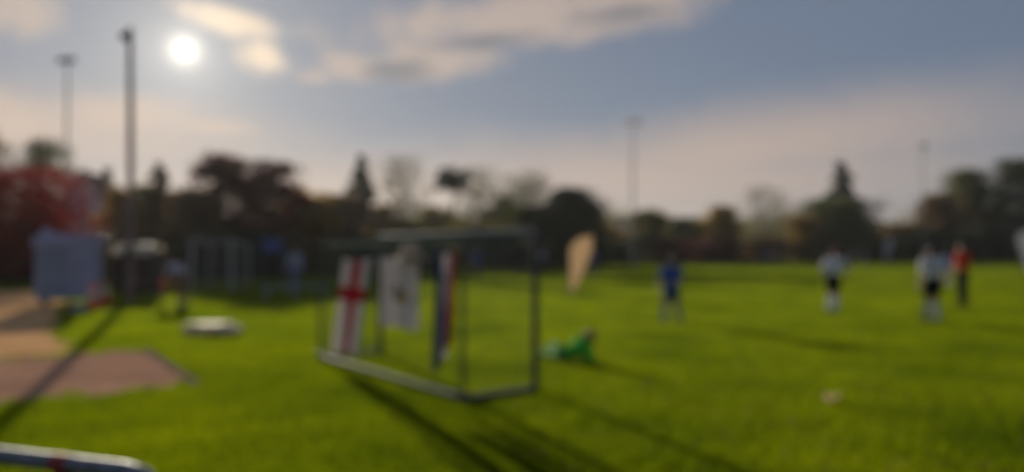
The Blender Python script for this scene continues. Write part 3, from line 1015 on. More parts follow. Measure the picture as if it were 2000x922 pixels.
def emblem(u, t):
    # u runs from the right of the flag (near end) to the left in the view
    du, dt = u - 0.5, t - 0.52
    if (du + 0.10) ** 2 / 0.011 + (dt - 0.04) ** 2 / 0.010 < 1: return 1
    if (du - 0.06) ** 2 / 0.006 + (dt + 0.02) ** 2 / 0.018 < 1 and abs(du - 0.06) > 0.012: return 2
    return 0


def tricolour(u, t):
    return 2 if u < 0.30 else (1 if u < 0.62 else 0)


flag('cross_flag', 'white flag with a red upright cross at the left of the goal net', 1.98, 2.86, 1.53, 0.22, cross, [M['cloth_white'], M['cloth_red']],
     skew=0.36, folds=2, amp=0.03, pinch=0.92, seed=1)
flag('emblem_flag', 'square white flag with a small dark and yellow emblem, middle of the net', 0.78, 1.74, 1.56, 0.70, emblem,
     [M['cloth_white'], M['cloth_yellow'], M['cloth_dark']], folds=1.5, amp=0.02, seed=2)
flag('tricolour_flag', 'gathered flag of blue, white and red bands beside the near net post', -0.06, 0.36, 1.62, 0.26, tricolour,
     [M['cloth_blue'], M['cloth_white'], M['cloth_red']], folds=3, amp=0.035, skew=0.05, slant=0.42, pinch=0.85, seed=3)
# cream cap hung on the net above the square flag
hat = empty('cream_cap', tuple(GB0 + AL * 0.98 + IN * 0.10))
tag(hat, 'cream cloth cap hung on the net above the square white flag', 'cap')
M['cream_cloth'] = mat('cream_cloth', (0.62, 0.50, 0.36), 0.85, var=0.08, transl=0.3)
dome = MB()
prof = [(0.003, 0.155), (0.06, 0.15), (0.105, 0.12), (0.13, 0.06), (0.135, 0.0)]
dome.lathe(list(reversed(prof)), 22, (0, 0, 1.56))
dome.build('crown', M['cream_cloth'], hat, smooth=True)
MB().lathe([(0.13, 1.545), (0.22, 1.525), (0.225, 1.533), (0.13, 1.565)], 22).build('brim', M['cream_cloth'], hat, smooth=True)


# ------------------------------------------------------------------ feather banners
def banner(label, px, depth, h, w, lean, col, rz=0.0):
    root = empty('feather_banner', (X(px, depth), depth, 0), rz)
    tag(root, label, 'banner', 'feather banners round the field')
    mastp = []
    for t in np.linspace(0, 1, 15):
        bend = lean * h * t + w * 0.95 * max(0, (t - 0.72) / 0.28) ** 2.2
        z = h * (t if t < 0.8 else 0.8 + 0.2 * math.sin((t - 0.8) / 0.2 * math.pi / 2))
        mastp.append(Vector((bend, 0, z)))
    MB().tube(mastp, [0.026 - 0.016 * i / 14 for i in range(15)], 8).build('mast', M['dark_metal'], root, smooth=True)
    # sail: between the mast and a trailing edge, wide above and tapering to the foot
    v, f = [], []
    nu, nv = 10, 30
    for j in range(nv + 1):
        t = 0.07 + 0.93 * j / nv
        k = t * 14
        i0 = min(int(k), 13)
        p = mastp[i0].lerp(mastp[i0 + 1], k - i0)
        u = (t - 0.07) / 0.93
        wd = w * (0.16 + 0.84 * min(1, u / 0.75) ** 0.9)
        right = lean * h * t * 0.6 + wd
        if p.x > right - 0.02: right = p.x + 0.02
        for i in range(nu + 1):
            s = i / nu
            v.append((p.x + (right - p.x) * s, 0.035 * math.sin(4.5 * s + 6 * t) * s, p.z - 0.06 * s * (1 if j < nv else 0.3)))
    for j in range(nv):
        for i in range(nu):
            a = j * (nu + 1) + i
            f.append((a, a + 1, a + nu + 2, a + nu + 1))
    b = MB().add(v, f)
    o = b.build('sail', col, root, smooth=True)
    s_ = o.modifiers.new('thickness', 'SOLIDIFY'); s_.thickness = 0.003
    bb = MB()
    bb.box((0, 0, 0.02), (0.55, 0.07, 0.03), bev=0.006).box((0, 0, 0.0235), (0.07, 0.55, 0.03), bev=0.006)
    bb.build('cross_foot', M['dark_metal'], root)
    return root


M['peach_sail'] = mat('peach_sail', (0.78, 0.64, 0.46), 0.8, var=0.06, transl=0.5, spec=0.2)
M['white_sail'] = mat('white_sail', (0.62, 0.62, 0.62), 0.8, var=0.06, transl=0.35, spec=0.2)
banner('peach coloured feather banner standing on the far grass beside the goal', 1112, 27.8, 2.22, 0.88, 0.0, M['peach_sail'])
banner('small white feather banner far off before the dark shrubs', 1726, 100, 3.4, 1.3, 0.03, M['white_sail'])
banner('leaning white feather banner at the right edge of the view', 2006, 50, 3.0, 0.9, -0.34, M['white_sail'])


# ------------------------------------------------------------------ people
class Fig:
    """one continuous body: tapered limbs and shaped masses fused by a voxel remesh, then clothes cut as shells"""
    def __init__(self):
        self.vs, self.qs, self.nv = [], [], 0
        self.bones = []

    def grid(self, pts, nu):
        """closed surface from rings of nu points, the first and last ring nearly points"""
        nr = len(pts) // nu
        q = [(self.nv + i * nu + k, self.nv + i * nu + (k + 1) % nu, self.nv + (i + 1) * nu + (k + 1) % nu, self.nv + (i + 1) * nu + k)
             for i in range(nr - 1) for k in range(nu)]
        self.vs += pts; self.qs += q
        self.qs.append(tuple(self.nv + k for k in reversed(range(nu))))
        self.qs.append(tuple(self.nv + (nr - 1) * nu + k for k in range(nu)))
        self.nv += len(pts)

    def ball(self, c, r, M3=None):
        nu, pts = 14, []
        c = Vector(c)
        for i in range(9):
            a = 0.06 + (math.pi - 0.12) * i / 8
            for k in range(nu):
                t = 2 * math.pi * k / nu
                p = Vector((-math.sin(a) * math.cos(t) * r[0], math.sin(a) * math.sin(t) * r[1], math.cos(a) * r[2]))
                pts.append(c + (M3 @ p if M3 else p))
        self.grid(pts, nu)

    def limb(self, a, b, r0, r1, zone, side=0):
        a, b = Vector(a), Vector(b)
        d = b - a
        q = d.to_track_quat('Z', 'Y').to_matrix()
        nu, pts = 14, []
        for cpt, rr in ((b, r1), (a, r0)):
            for k in range(nu):
                t = 2 * math.pi * k / nu
                pts.append(cpt + q @ Vector((-math.cos(t) * rr, math.sin(t) * rr, 0)))
        self.grid(pts, nu)
        self.ball(a, (r0, r0, r0)); self.ball(b, (r1, r1, r1))
        self.bones.append((a, b, (r0 + r1) / 2, zone, side))

    def mark(self, a, b, r, zone, side=0):
        self.bones.append((Vector(a), Vector(b), r, zone, side))


SKIN = mat('skin', (0.42, 0.25, 0.18), 0.55, var=0.06)
SKIN2 = mat('skin_tanned', (0.30, 0.17, 0.115), 0.55, var=0.06)
HAIR_D = mat('dark_hair', (0.025, 0.018, 0.014), 0.6, var=0.3, scale=30, bump=0.5, bump_scale=120)
HAIR_B = mat('brown_hair', (0.10, 0.055, 0.03), 0.6, var=0.3, scale=30, bump=0.5, bump_scale=120)
HAIR_R = mat('ginger_hair', (0.22, 0.065, 0.03), 0.6, var=0.3, scale=30, bump=0.5, bump_scale=120)
EYE_M = mat('eye', (0.03, 0.02, 0.02), 0.2, var=0.1)
LIP_M = mat('lip', (0.28, 0.10, 0.08), 0.5, var=0.1)
CLOTH = {}


def cl(rgb):
    if rgb not in CLOTH:
        CLOTH[rgb] = mat('fabric_%d' % len(CLOTH), rgb, 0.85, var=0.08, scale=7, bump=0.25, bump_scale=60, transl=0.12, spec=0.15)
    return CLOTH[rgb]


def pose_stand(**k):
    J = dict(pel=(0, 0, .53), wai=(0, 0, .61), che=(0, 0, .73), nec=(0, 0.0, .825), hea=(0, .012, .925),
             shL=(-.112, 0, .80), shR=(.112, 0, .80), elL=(-.150, -.01, .635), elR=(.150, -.01, .635),
             wrL=(-.158, .04, .50), wrR=(.158, .04, .50),
             hiL=(-.052, 0, .515), hiR=(.052, 0, .515), knL=(-.062, .012, .285), knR=(.062, .012, .285),
             anL=(-.066, -.012, .045), anR=(.066, -.012, .045), look=(0, 1, 0), up=(0, 0, 1))
    J.update(k)
    return J


def person(label, loc, rz, H, J, shirt, legs, socks, shoes, hair, skin=SKIN, sleeve=0.9, leg_len=0.75, long_legs=False, cap=None, voxel=None,
           group='people on the field'):
    root = empty('person', loc, rz)
    tag(root, label, 'person', group)
    P = {k: Vector(v) * H if k not in ('look', 'up') else Vector(v).normalized() for k, v in J.items()}
    F = Fig()
    sp = (P['che'] - P['pel']).normalized()
    right = (P['shR'] - P['shL']).normalized()
    fw = sp.cross(right) * -1
    fw = right.cross(sp) * -1 if fw.length < 0.5 else fw
    fw = sp.cross(right).normalized() * -1
    R3 = Matrix((right, -fw, sp)).transposed()
    F.ball(P['pel'], (.092 * H, .068 * H, .075 * H), R3)
    F.ball(P['wai'], (.078 * H, .058 * H, .075 * H), R3)
    F.ball(P['che'], (.098 * H, .066 * H, .098 * H), R3)
    F.limb(P['pel'], P['wai'], .064 * H, .060 * H, 'hip')
    F.limb(P['wai'], P['che'], .060 * H, .068 * H, 'torso')
    F.limb(P['che'], P['nec'] - sp * .02 * H, .064 * H, .042 * H, 'torso')
    F.limb(P['nec'] - sp * .01 * H, P['hea'] - P['up'] * .03 * H, .034 * H, .034 * H, 'neck')
    for s, n in ((-1, 'L'), (1, 'R')):
        F.limb(P['che'] + sp * .045 * H, P['sh' + n], .050 * H, .040 * H, 'torso')
        F.limb(P['sh' + n], P['el' + n], .038 * H, .027 * H, 'uarm', s)
        F.limb(P['el' + n], P['wr' + n], .027 * H, .017 * H, 'farm', s)
        # hand: palm, four unequal bent fingers and a thumb from the side of the palm
        ax = (P['wr' + n] - P['el' + n]).normalized()
        sd = ax.cross(Vector((1, 0, 0)) if abs(ax.x) < .9 else Vector((0, 1, 0))).normalized()
        nm = ax.cross(sd)
        w0 = P['wr' + n]
        F.limb(w0, w0 + ax * .045 * H, .017 * H, .020 * H, 'hand', s)
        for k, (o, l) in enumerate(((-.017, .040), (-.006, .046), (.006, .043), (.016, .034))):
            a = w0 + ax * .05 * H + sd * o * H
            m_ = a + ax * l * .55 * H + nm * .006 * H
            e = m_ + ax * l * .40 * H + nm * .014 * H
            F.limb(a, m_, .0062 * H, .0056 * H, 'hand', s); F.limb(m_, e, .0056 * H, .0048 * H, 'hand', s)
        a = w0 + ax * .018 * H - sd * .018 * H
        F.limb(a, a - sd * .016 * H + ax * .026 * H + nm * .008 * H, .0075 * H, .006 * H, 'hand', s)
        # leg
        F.limb(P['pel'].lerp(P['hi' + n], .7), P['hi' + n], .060 * H, .057 * H, 'hip', s)
        F.limb(P['hi' + n], P['kn' + n], .056 * H, .036 * H, 'thigh', s)
        mid = P['kn' + n].lerp(P['an' + n], .32)
        F.limb(P['kn' + n], mid, .034 * H, .036 * H, 'calf0', s)
        F.limb(mid, P['an' + n], .036 * H, .022 * H, 'calf1', s)
        toe = P.get('to' + n)
        if toe is None:
            toe = P['an' + n] + Vector((.008 * s, .10, 0)) * H
            toe.z = .020 * H
        heel = P['an' + n] + (P['an' + n] - toe) * .22
        heel.z = max(.022 * H, heel.z - .02 * H)
        F.limb(heel, toe, .024 * H, .020 * H, 'foot', s)
        F.limb(P['an' + n], heel, .022 * H, .022 * H, 'foot', s)
    # head
    lk = P['look']; up = (P['up'] - lk * P['up'].dot(lk)).normalized(); rt = lk.cross(up).normalized()
    H3 = Matrix((rt, lk, up)).transposed()
    hc = P['hea']
    F.ball(hc + up * .012 * H, (.047 * H, .058 * H, .056 * H), H3)
    F.ball(hc + lk * .010 * H - up * .025 * H, (.038 * H, .044 * H, .044 * H), H3)
    F.ball(hc + lk * .056 * H - up * .014 * H, (.008 * H, .013 * H, .014 * H), H3)
    for s in (-1, 1): F.ball(hc + rt * s * .048 * H - up * .008 * H, (.007 * H, .012 * H, .018 * H), H3)
    F.mark(hc - up * .03 * H, hc + up * .03 * H, .05 * H, 'head')
    me = bpy.data.meshes.new('tmp'); me.from_pydata([tuple(p) for p in F.vs], [], F.qs); me.update()
    tmp = bpy.data.objects.new('tmp', me); COL.objects.link(tmp)
    r = tmp.modifiers.new('r', 'REMESH'); r.mode = 'VOXEL'; r.voxel_size = voxel or 0.011
    s_ = tmp.modifiers.new('s', 'SMOOTH'); s_.factor = 0.5; s_.iterations = 3
    dg = bpy.context.evaluated_depsgraph_get()
    body = bpy.data.meshes.new_from_object(tmp.evaluated_get(dg))
    bpy.data.objects.remove(tmp); bpy.data.meshes.remove(me)
    nv_, nf = len(body.vertices), len(body.polygons)
    co = np.empty(nv_ * 3, np.float32); body.vertices.foreach_get('co', co); co = co.reshape(-1, 3)
    nr = np.empty(nv_ * 3, np.float32); body.vertices.foreach_get('normal', nr); nr = nr.reshape(-1, 3)
    cen = np.empty(nf * 3, np.float32); body.polygons.foreach_get('center', cen); cen = cen.reshape(-1, 3)
    best = np.full(nf, 1e9); zone = np.zeros(nf, int); par = np.zeros(nf)
    for bi, (a, b, rr, z, sd_) in enumerate(F.bones):
        a_, d_ = np.array(a), np.array(b - a)
        t = np.clip(((cen - a_) @ d_) / max(1e-9, d_ @ d_), 0, 1)
        ds = np.linalg.norm(cen - a_ - t[:, None] * d_, axis=1) - rr * (0.9 if z != 'head' else 1.0)
        m_ = ds < best
        best[m_] = ds[m_]; zone[m_] = bi; par[m_] = t[m_]
    zn = np.array([b[3] for b in F.bones])[zone]
    sd = np.array([b[4] for b in F.bones])[zone]
    body.polygons.foreach_set('use_smooth', np.ones(nf, bool))
    body.name = 'body'
    faces = [tuple(p.vertices) for p in body.polygons]
    link('body', body, skin, root)

    def shell(name, mask, off, m, parent=root, wob=0.0):
        idx = np.nonzero(mask)[0]
        if len(idx) < 4: return
        used = sorted({v for i in idx for v in faces[i]})
        mp = {v: k for k, v in enumerate(used)}
        vv = co[used] + nr[used] * off
        if wob: vv = vv + nr[used] * (np.sin(co[used][:, 2:3] * 60 + co[used][:, 0:1] * 45) * wob)
        e = bpy.data.meshes.new(name)
        e.from_pydata([tuple(p) for p in vv], [], [tuple(mp[v] for v in faces[i]) for i in idx])
        e.polygons.foreach_set('use_smooth', [True] * len(e.polygons)); e.update()
        return link(name, e, m, parent)
    sh = (zn == 'torso') | ((zn == 'uarm') & (par < sleeve))
    if sleeve > 1: sh |= (zn == 'uarm') | ((zn == 'farm') & (par < sleeve - 1))
    sh |= (zn == 'hip') & (sd == 0) & (par > 0.6)
    shell('shirt', sh, .028 * H / 1.7, cl(shirt), wob=.003)
    lg = (zn == 'hip') | ((zn == 'thigh') & ((par < leg_len) | long_legs))
    if long_legs: lg |= (zn == 'calf0') | (zn == 'calf1')
    shell('trousers' if long_legs else 'shorts', lg, .009 * H / 1.7 if long_legs else .027 * H / 1.7, cl(legs), wob=.002)
    for s in (-1, 1):
        if not long_legs:
            shell('sock', (((zn == 'calf0') & (par > .35)) | (zn == 'calf1')) & (sd == s), .011 * H / 1.7, cl(socks))
        shell('shoe', (zn == 'foot') & (sd == s), .006 * H / 1.7, cl(shoes))
    rel = cen - np.array(hc)
    hz = rel @ np.array(up); hy = rel @ np.array(lk)
    hd = (zn == 'head') & ((hz > .030 * H - 0 * hy) & (hy < .05 * H) | ((hy < -.004 * H) & (hz > -.035 * H)))
    shell('hair' if cap is None else 'cap', hd, .012 * H / 1.7, hair if cap is None else cl(cap), wob=.002)
    for s in (-1, 1):
        c = hc + rt * s * .019 * H + lk * .0545 * H + up * .004 * H
        bm = bmesh.new(); bmesh.ops.create_uvsphere(bm, u_segments=8, v_segments=6, radius=.006 * H, matrix=Matrix.Translation(c))
        e = bpy.data.meshes.new('eye'); bm.to_mesh(e); bm.free(); link('eye', e, EYE_M, root)
    c = hc + lk * .053 * H - up * .040 * H
    bm = bmesh.new(); bmesh.ops.create_uvsphere(bm, u_segments=8, v_segments=6, radius=1, matrix=Matrix.Translation(c) @ H3.to_4x4() @ Matrix.Diagonal((.014 * H, .004 * H, .0035 * H, 1)))
    e = bpy.data.meshes.new('mouth'); bm.to_mesh(e); bm.free(); link('mouth', e, LIP_M, root)
    return root


WHITE, BLACK, BLUE, NAVY, RED = (0.78, 0.78, 0.78), (0.018, 0.018, 0.02), (0.03, 0.10, 0.42), (0.03, 0.045, 0.11), (0.50, 0.025, 0.03)
D = math.radians

# player in blue, back to the camera, legs apart
person('player in a blue shirt and dark blue shorts standing with legs apart', (X(1311, 16.7), 16.7, 0), D(15), 1.50,
       pose_stand(knL=(-.095, .02, .285), anL=(-.135, -.01, .045), knR=(.095, .02, .285), anR=(.135, -.01, .045), elR=(.185, .03, .665), wrR=(.19, .13, .60),
                  elL=(-.175, .0, .65), wrL=(-.17, .08, .53)),
       BLUE, (0.02, 0.055, 0.22), (0.10, 0.15, 0.36), BLACK, HAIR_B)
# player in white near the middle, running lean
person('player in white shirt and dark shorts leaning forward, left of the red shirt', (X(1625, 19.3), 19.3, 0), D(-50), 1.72,
       pose_stand(wai=(0, .02, .61), che=(0, .055, .725), nec=(0, .085, .815), hea=(0, .115, .91), shL=(-.112, .07, .79), shR=(.112, .07, .79),
                  elL=(-.155, .0, .64), wrL=(-.15, .09, .55), elR=(.15, .12, .64), wrR=(.13, .21, .60),
                  knL=(-.06, .07, .29), anL=(-.06, -.03, .05), knR=(.062, .0, .285), anR=(.066, -.05, .045)),
       WHITE, BLACK, WHITE, BLACK, HAIR_R)
# player in white beside the red shirt
person('player in white shirt, dark shorts and pale socks next to the red shirt', (X(1820, 17.0), 17.0, 0), D(8), 1.74,
       pose_stand(knL=(-.075, .015, .285), anL=(-.09, -.012, .045), knR=(.07, .04, .287), anR=(.075, -.01, .045), elR=(.165, -.03, .64), wrR=(.17, .03, .51)),
       WHITE, BLACK, (0.45, 0.48, 0.56), BLACK, HAIR_D)
person('far player in pale blue and white behind the white player and red shirt', (X(1849, 33), 33, 0), D(-20), 1.66, pose_stand(),
       (0.30, 0.36, 0.50), WHITE, WHITE, BLACK, HAIR_B, voxel=0.016)
# man in red
person('man in a red shirt and long dark trousers watching the play', (X(1880, 21.4), 21.4, 0), D(30), 1.85,
       pose_stand(elL=(-.17, .0, .66), wrL=(-.10, .09, .60), elR=(.17, .0, .66), wrR=(.10, .09, .61)),
       (0.85, 0.085, 0.03), (0.022, 0.022, 0.024), BLACK, BLACK, HAIR_D, long_legs=True)
# goalkeeper lying propped on an elbow
KH = 1.46


def kp(x, y, z): return (x / KH, y / KH, z / KH)


keeper_pose = dict(pel=kp(-.26, .02, .115), wai=kp(-.15, .0, .145), che=kp(.0, -.03, .200), nec=kp(.095, -.05, .285), hea=kp(.145, -.03, .375),
                   shL=kp(.01, .06, .310), shR=kp(.09, -.13, .195), elR=kp(.13, -.19, .055), wrR=kp(.16, .02, .045), elL=kp(-.10, .12, .21), wrL=kp(-.02, .24, .07),
                   hiL=kp(-.29, .06, .155), hiR=kp(-.29, -.01, .085), knL=kp(-.38, .36, .20), knR=kp(-.41, .28, .065), anL=kp(-.50, .62, .07), anR=kp(-.56, .55, .05),
                   toL=kp(-.61, .66, .04), toR=kp(-.67, .58, .035), look=(0.75, 0.65, 0.0), up=(0.1, -0.05, 1))
person('child goalkeeper in bright green lying on the grass propped on an elbow', (X(1133, 10.9), 10.9, 0), 0.0, KH, keeper_pose,
       (0.09, 0.55, 0.04), (0.10, 0.32, 0.05), (0.17, 0.36, 0.12), BLACK, HAIR_R, sleeve=1.9, long_legs=True, voxel=0.010)
# adult bending to a child, by the far goal
person('adult in a grey top bending down towards a small child in red', (X(356, 21.6), 21.6, 0), D(75), 1.72,
       pose_stand(pel=(0, -.06, .50), wai=(0, .0, .575), che=(0, .10, .64), nec=(0, .175, .685), hea=(0, .25, .72), shL=(-.11, .145, .67), shR=(.11, .145, .67),
                  elL=(-.13, .19, .51), wrL=(-.10, .27, .41), elR=(.13, .19, .51), wrR=(.10, .27, .41), hiL=(-.052, -.06, .49), hiR=(.052, -.06, .49),
                  knL=(-.062, .02, .275), knR=(.062, .0, .275), anL=(-.066, -.03, .045), anR=(.066, -.06, .045), look=(0, .85, -.5)),
       (0.42, 0.43, 0.55), (0.26, 0.16, 0.11), BLACK, (0.40, 0.36, 0.32), HAIR_R, sleeve=0.7, long_legs=True)
person('small child in a red top beside the bending adult', (X(320, 21.3), 21.3, 0), D(-60), 1.0, pose_stand(),
       (0.90, 0.20, 0.10), (0.55, 0.20, 0.15), BLACK, (0.3, 0.1, 0.1), HAIR_B, sleeve=1.8, long_legs=True)
# person in blue grey by the bench
person('person in blue grey clothes standing behind the long low bench', (X(576, 29), 29, 0), D(170), 1.78, pose_stand(),
       (0.36, 0.39, 0.52), (0.20, 0.24, 0.36), BLACK, BLACK, HAIR_R, sleeve=1.9, long_legs=True, voxel=0.013)
person('far person in blue seen through the goal net', (X(931, 44), 44, 0), D(40), 1.72, pose_stand(), BLUE, NAVY, BLUE, BLACK, HAIR_D, long_legs=True, voxel=0.016)
person('far person in blue just right of the peach banner', (X(1160, 52), 52, 0), D(-40), 1.70, pose_stand(), (0.04, 0.10, 0.38), NAVY, BLUE, BLACK, HAIR_D, voxel=0.016)
person('far person in a pale top just right of the goal post', (X(1060, 56), 56, 0), D(10), 1.75, pose_stand(), (0.40, 0.40, 0.44), BLACK, BLUE, BLACK, HAIR_D, long_legs=True, voxel=0.016)
person('far spectator in blue, left of a pair before the brown shrub', (X(1494, 78), 78, 0), D(150), 1.75, pose_stand(), (0.05, 0.08, 0.30), NAVY, BLUE, BLACK, HAIR_D, long_legs=True, voxel=0.018)
person('far spectator in a pinkish top, right of a pair before the brown shrub', (X(1514, 79), 79, 0), D(200), 1.70, pose_stand(), (0.40, 0.22, 0.24), NAVY, BLUE, BLACK, HAIR_B, long_legs=True, voxel=0.018)
person('far spectator in grey blue, left one beyond the leaning white player', (X(1664, 72), 72, 0), D(160), 1.70, pose_stand(), (0.22, 0.24, 0.32), NAVY, BLUE, BLACK, HAIR_D, long_legs=True, voxel=0.018)
person('far spectator in dark grey, right one beyond the leaning white player', (X(1688, 74), 74, 0), D(190), 1.66, pose_stand(), (0.13, 0.14, 0.19), (0.2, 0.2, 0.2), BLUE, BLACK, HAIR_B, long_legs=True, voxel=0.018)


# ------------------------------------------------------------------ left side: hut, cones, shelter, bench, sign, mat
M['blue_panel'] = mat('blue_grey_sheet_metal', (0.25, 0.31, 0.43), 0.5, metal=0.1, var=0.12, scale=2.5, bump=0.15)
M['blue_fascia'] = mat('blue_fascia', (0.31, 0.34, 0.50), 0.45, var=0.1, scale=3)
hut = empty('hut', (X(137, 22.6), 22.6, 0), D(25))
tag(hut, 'small blue grey metal hut with a lighter fascia beside the sandy path', 'hut')
HW, HD, HH = 1.72, 1.1, 1.92
b = MB().box((0, 0, 0.17 + (HH - 0.25) / 2), (HW - 0.10, HD - 0.1, HH - 0.27)); b.build('wall', M['blue_panel'], hut)
pn = None
for k in range(9):
    x = -HW / 2 + 0.13 + (HW - 0.26) * k / 8
    if pn is None:
        pn = MB().box((0, 0, 0), (0.165, 0.05, HH - 0.34), bev=0.012).build('panel', M['blue_panel'], hut)
        o = pn
    else:
        o = link('panel', pn.data, M['blue_panel'], hut)
    o.location = (x, -HD / 2 + 0.03, 0.18 + (HH - 0.32) / 2)
for sx in (-1, 1):
    for k in range(7):
        o = link('panel', pn.data, M['blue_panel'], hut)
        o.location = (sx * (HW / 2 - 0.03), -HD / 2 + 0.17 + (HD - 0.34) * k / 6, 0.18 + (HH - 0.32) / 2)
        o.rotation_euler = (0, 0, math.pi / 2)
MB().box((0, 0, HH - 0.02), (HW + 0.10, HD + 0.12, 0.30), bev=0.03).build('fascia', M['blue_fascia'], hut)
MB().add([(-HW / 2, -HD / 2, HH + .13), (HW / 2, -HD / 2, HH + .13), (HW / 2, HD / 2, HH + .13), (-HW / 2, HD / 2, HH + .13), (-.5, -HD / 2 + .1, HH + .25), (-.5, HD / 2 - .1, HH + .25)],
         [(0, 1, 4), (1, 2, 5, 4), (2, 3, 5), (3, 0, 4, 5), (3, 2, 1, 0)]).build('roof', M['blue_fascia'], hut)
MB().box((-0.62, -0.1, HH + 0.26), (0.22, 0.22, 0.22), bev=0.02).build('vent', M['blue_fascia'], hut)
for sx in (-1, 1):
    MB().box((sx * (HW / 2 - 0.25), 0, 0.085), (0.12, HD - 0.1, 0.17), bev=0.01).build('skid', M['dark_metal'], hut)
dr = MB().box((0.38, -HD / 2 - 0.014, 0.98), (0.70, 0.035, 1.45), bev=0.008).build('door', M['blue_fascia'], hut)
MB().box((0.12, -HD / 2 - 0.05, 0.98), (0.03, 0.04, 0.14), bev=0.005).build('handle', M['galv'], dr)

M['cone'] = mat('orange_cone_plastic', (0.90, 0.19, 0.05), 0.5, var=0.1, transl=0.35)
M['cone_red'] = mat('red_plastic', (0.45, 0.04, 0.03), 0.45, var=0.1)


def cone(label, px, depth, tip=None):
    root = empty('traffic_cone', (X(px, depth), depth, 0))
    tag(root, label, 'cone', 'traffic cones by the hut')
    root.scale = (1.4, 1.4, 1.4)
    MB().box((0, 0, 0.02), (0.38, 0.38, 0.04), bev=0.012).build('base', M['cone'], root)
    MB().lathe([(0.14, 0.04), (0.115, 0.16), (0.045, 0.48), (0.025, 0.50)], 20).build('body', M['cone'], root, smooth=True)
    MB().lathe([(0.105, 0.22), (0.107, 0.225), (0.077, 0.36), (0.073, 0.362)], 20).build('band', M['white_paint'], root, smooth=True)
    return root


cone('orange cone close to the right corner of the blue hut', 204, 23.0)
cone('orange cone further forward on the grass before the blue hut', 184, 20.6)
# red ball and a white bag on the grass before the hut
bl = empty('ball', (X(137, 21.0), 21.0, 0)); tag(bl, 'small red ball at the foot of the blue hut', 'ball')
MB().lathe([(0.004, 0.0)] + [(0.11 * math.sin(a), 0.11 - 0.11 * math.cos(a)) for a in np.linspace(0.15, math.pi - 0.15, 14)] + [(0.004, 0.22)], 22).build('shell', M['cone_red'], bl, smooth=True)
MB().tube([(0.1105 * math.cos(a), 0.1105 * math.sin(a), 0.11) for a in np.linspace(0, 2 * math.pi, 25)], 0.003, 5, cap=False).build('seam', M['white_paint'], bl)


def lumpy(name, parent, dims, m, seed, n=26, zmin=0.0):
    rng = np.random.default_rng(seed)
    bm = bmesh.new()
    bmesh.ops.create_uvsphere(bm, u_segments=n, v_segments=n // 2, radius=1.0)
    ph = rng.uniform(0, 6, 6)
    for v in bm.verts:
        d = v.co.normalized()
        k = 1 + 0.07 * math.sin(5 * d.x + ph[0]) + 0.06 * math.sin(6 * d.y + 3 * d.x + ph[1]) + 0.03 * math.sin(13 * d.x + 9 * d.y + ph[2])
        sx = math.copysign(abs(d.x) ** 0.75, d.x); sy = math.copysign(abs(d.y) ** 0.75, d.y); sz = math.copysign(abs(d.z) ** 0.7, d.z)
        v.co = Vector((sx * dims[0] * k, sy * dims[1] * k, max(zmin, (sz * 0.5 + 0.5) * dims[2] * k)))
    me = bpy.data.meshes.new(name); bm.to_mesh(me); bm.free()
    me.polygons.foreach_set('use_smooth', [True] * len(me.polygons))
    return link(name, me, m, parent)


M['bag'] = mat('white_plastic_bag', (0.55, 0.56, 0.55), 0.4, var=0.08, transl=0.3, bump=0.3, bump_scale=20)
bagr = empty('plastic_bag', (X(156, 19.9), 19.9, 0)); tag(bagr, 'crumpled white plastic bag on the grass before the blue hut', 'bag')
lumpy('sack', bagr, (0.20, 0.15, 0.17), M['bag'], 3)
MB().tube([(0.05, 0, 0.15), (0.07, 0.01, 0.24), (0.11, 0, 0.26), (0.15, 0, 0.22), (0.14, 0, 0.13)], 0.012, 6).build('handle', M['bag'], bagr, smooth=True)

# cream mat with a rolled end
M['mat_cream'] = mat('cream_vinyl', (0.88, 0.79, 0.53), 0.7, var=0.06, scale=5, bump=0.2, bump_scale=12, spec=0.2, transl=0.4)
mr = empty('padded_mat', (X(412, 14.6), 14.6, 0), D(-8)); tag(mr, 'low cream padded mat lying on the grass in sunlight', 'mat')
mo = lumpy('pad', mr, (0.47, 0.40, 0.22), M['mat_cream'], 5, 36)
lumpy('bolster', mr, (0.22, 0.26, 0.17), M['mat_cream'], 6, 28).location = (0.42, -0.05, 0.0)
MB().tube([(0.50 * math.cos(a), 0.385 * math.sin(a), 0.03) for a in np.linspace(0, 2 * math.pi, 40)], 0.014, 6, cap=False).build('piping', M['black_plastic'], mr, smooth=True)

# team shelter with a curved cream roof
M['cream_roof'] = mat('cream_translucent_sheet', (0.80, 0.74, 0.60), 0.4, var=0.06, transl=0.6, spec=0.3)
M['shelter_dark'] = mat('dark_brown_board', (0.035, 0.024, 0.02), 0.7, var=0.2)
sh = empty('team_shelter', (X(268, 27.0), 27.0, 0), D(4)); tag(sh, 'small dark team shelter with a curved cream roof behind the brown pole', 'shelter')
SW = 1.45
rv, rf_ = [], []
for j in range(11):
    t = j / 10
    y = -0.45 + 0.95 * t
    z = 1.22 + 0.66 * math.sin(math.pi * (0.14 + 0.62 * t))
    for i in range(5):
        rv.append((-SW / 2 - 0.06 + (SW + 0.12) * i / 4, y, z))
for j in range(10):
    for i in range(4):
        a = j * 5 + i
        rf_.append((a, a + 1, a + 6, a + 5))
ro = MB().add(rv, rf_).build('roof', M['cream_roof'], sh, smooth=True)
ro.modifiers.new('thickness', 'SOLIDIFY').thickness = 0.03
for k in range(5):
    MB().box((-SW / 2 + 0.145 + k * 0.29, 0.40, 0.85), (0.278, 0.04, 1.62), bev=0.008).build('back_board', M['shelter_dark'], sh)
for sx in (-1, 1):
    MB().box((sx * SW / 2, 0.0, 0.84), (0.04, 0.72, 1.62), bev=0.008).build('side_board', M['shelter_dark'], sh)
    MB().tube([(sx * SW / 2, -0.40, 0), (sx * SW / 2, -0.40, 1.52)], 0.022, 8).build('post', M['dark_metal'], sh)
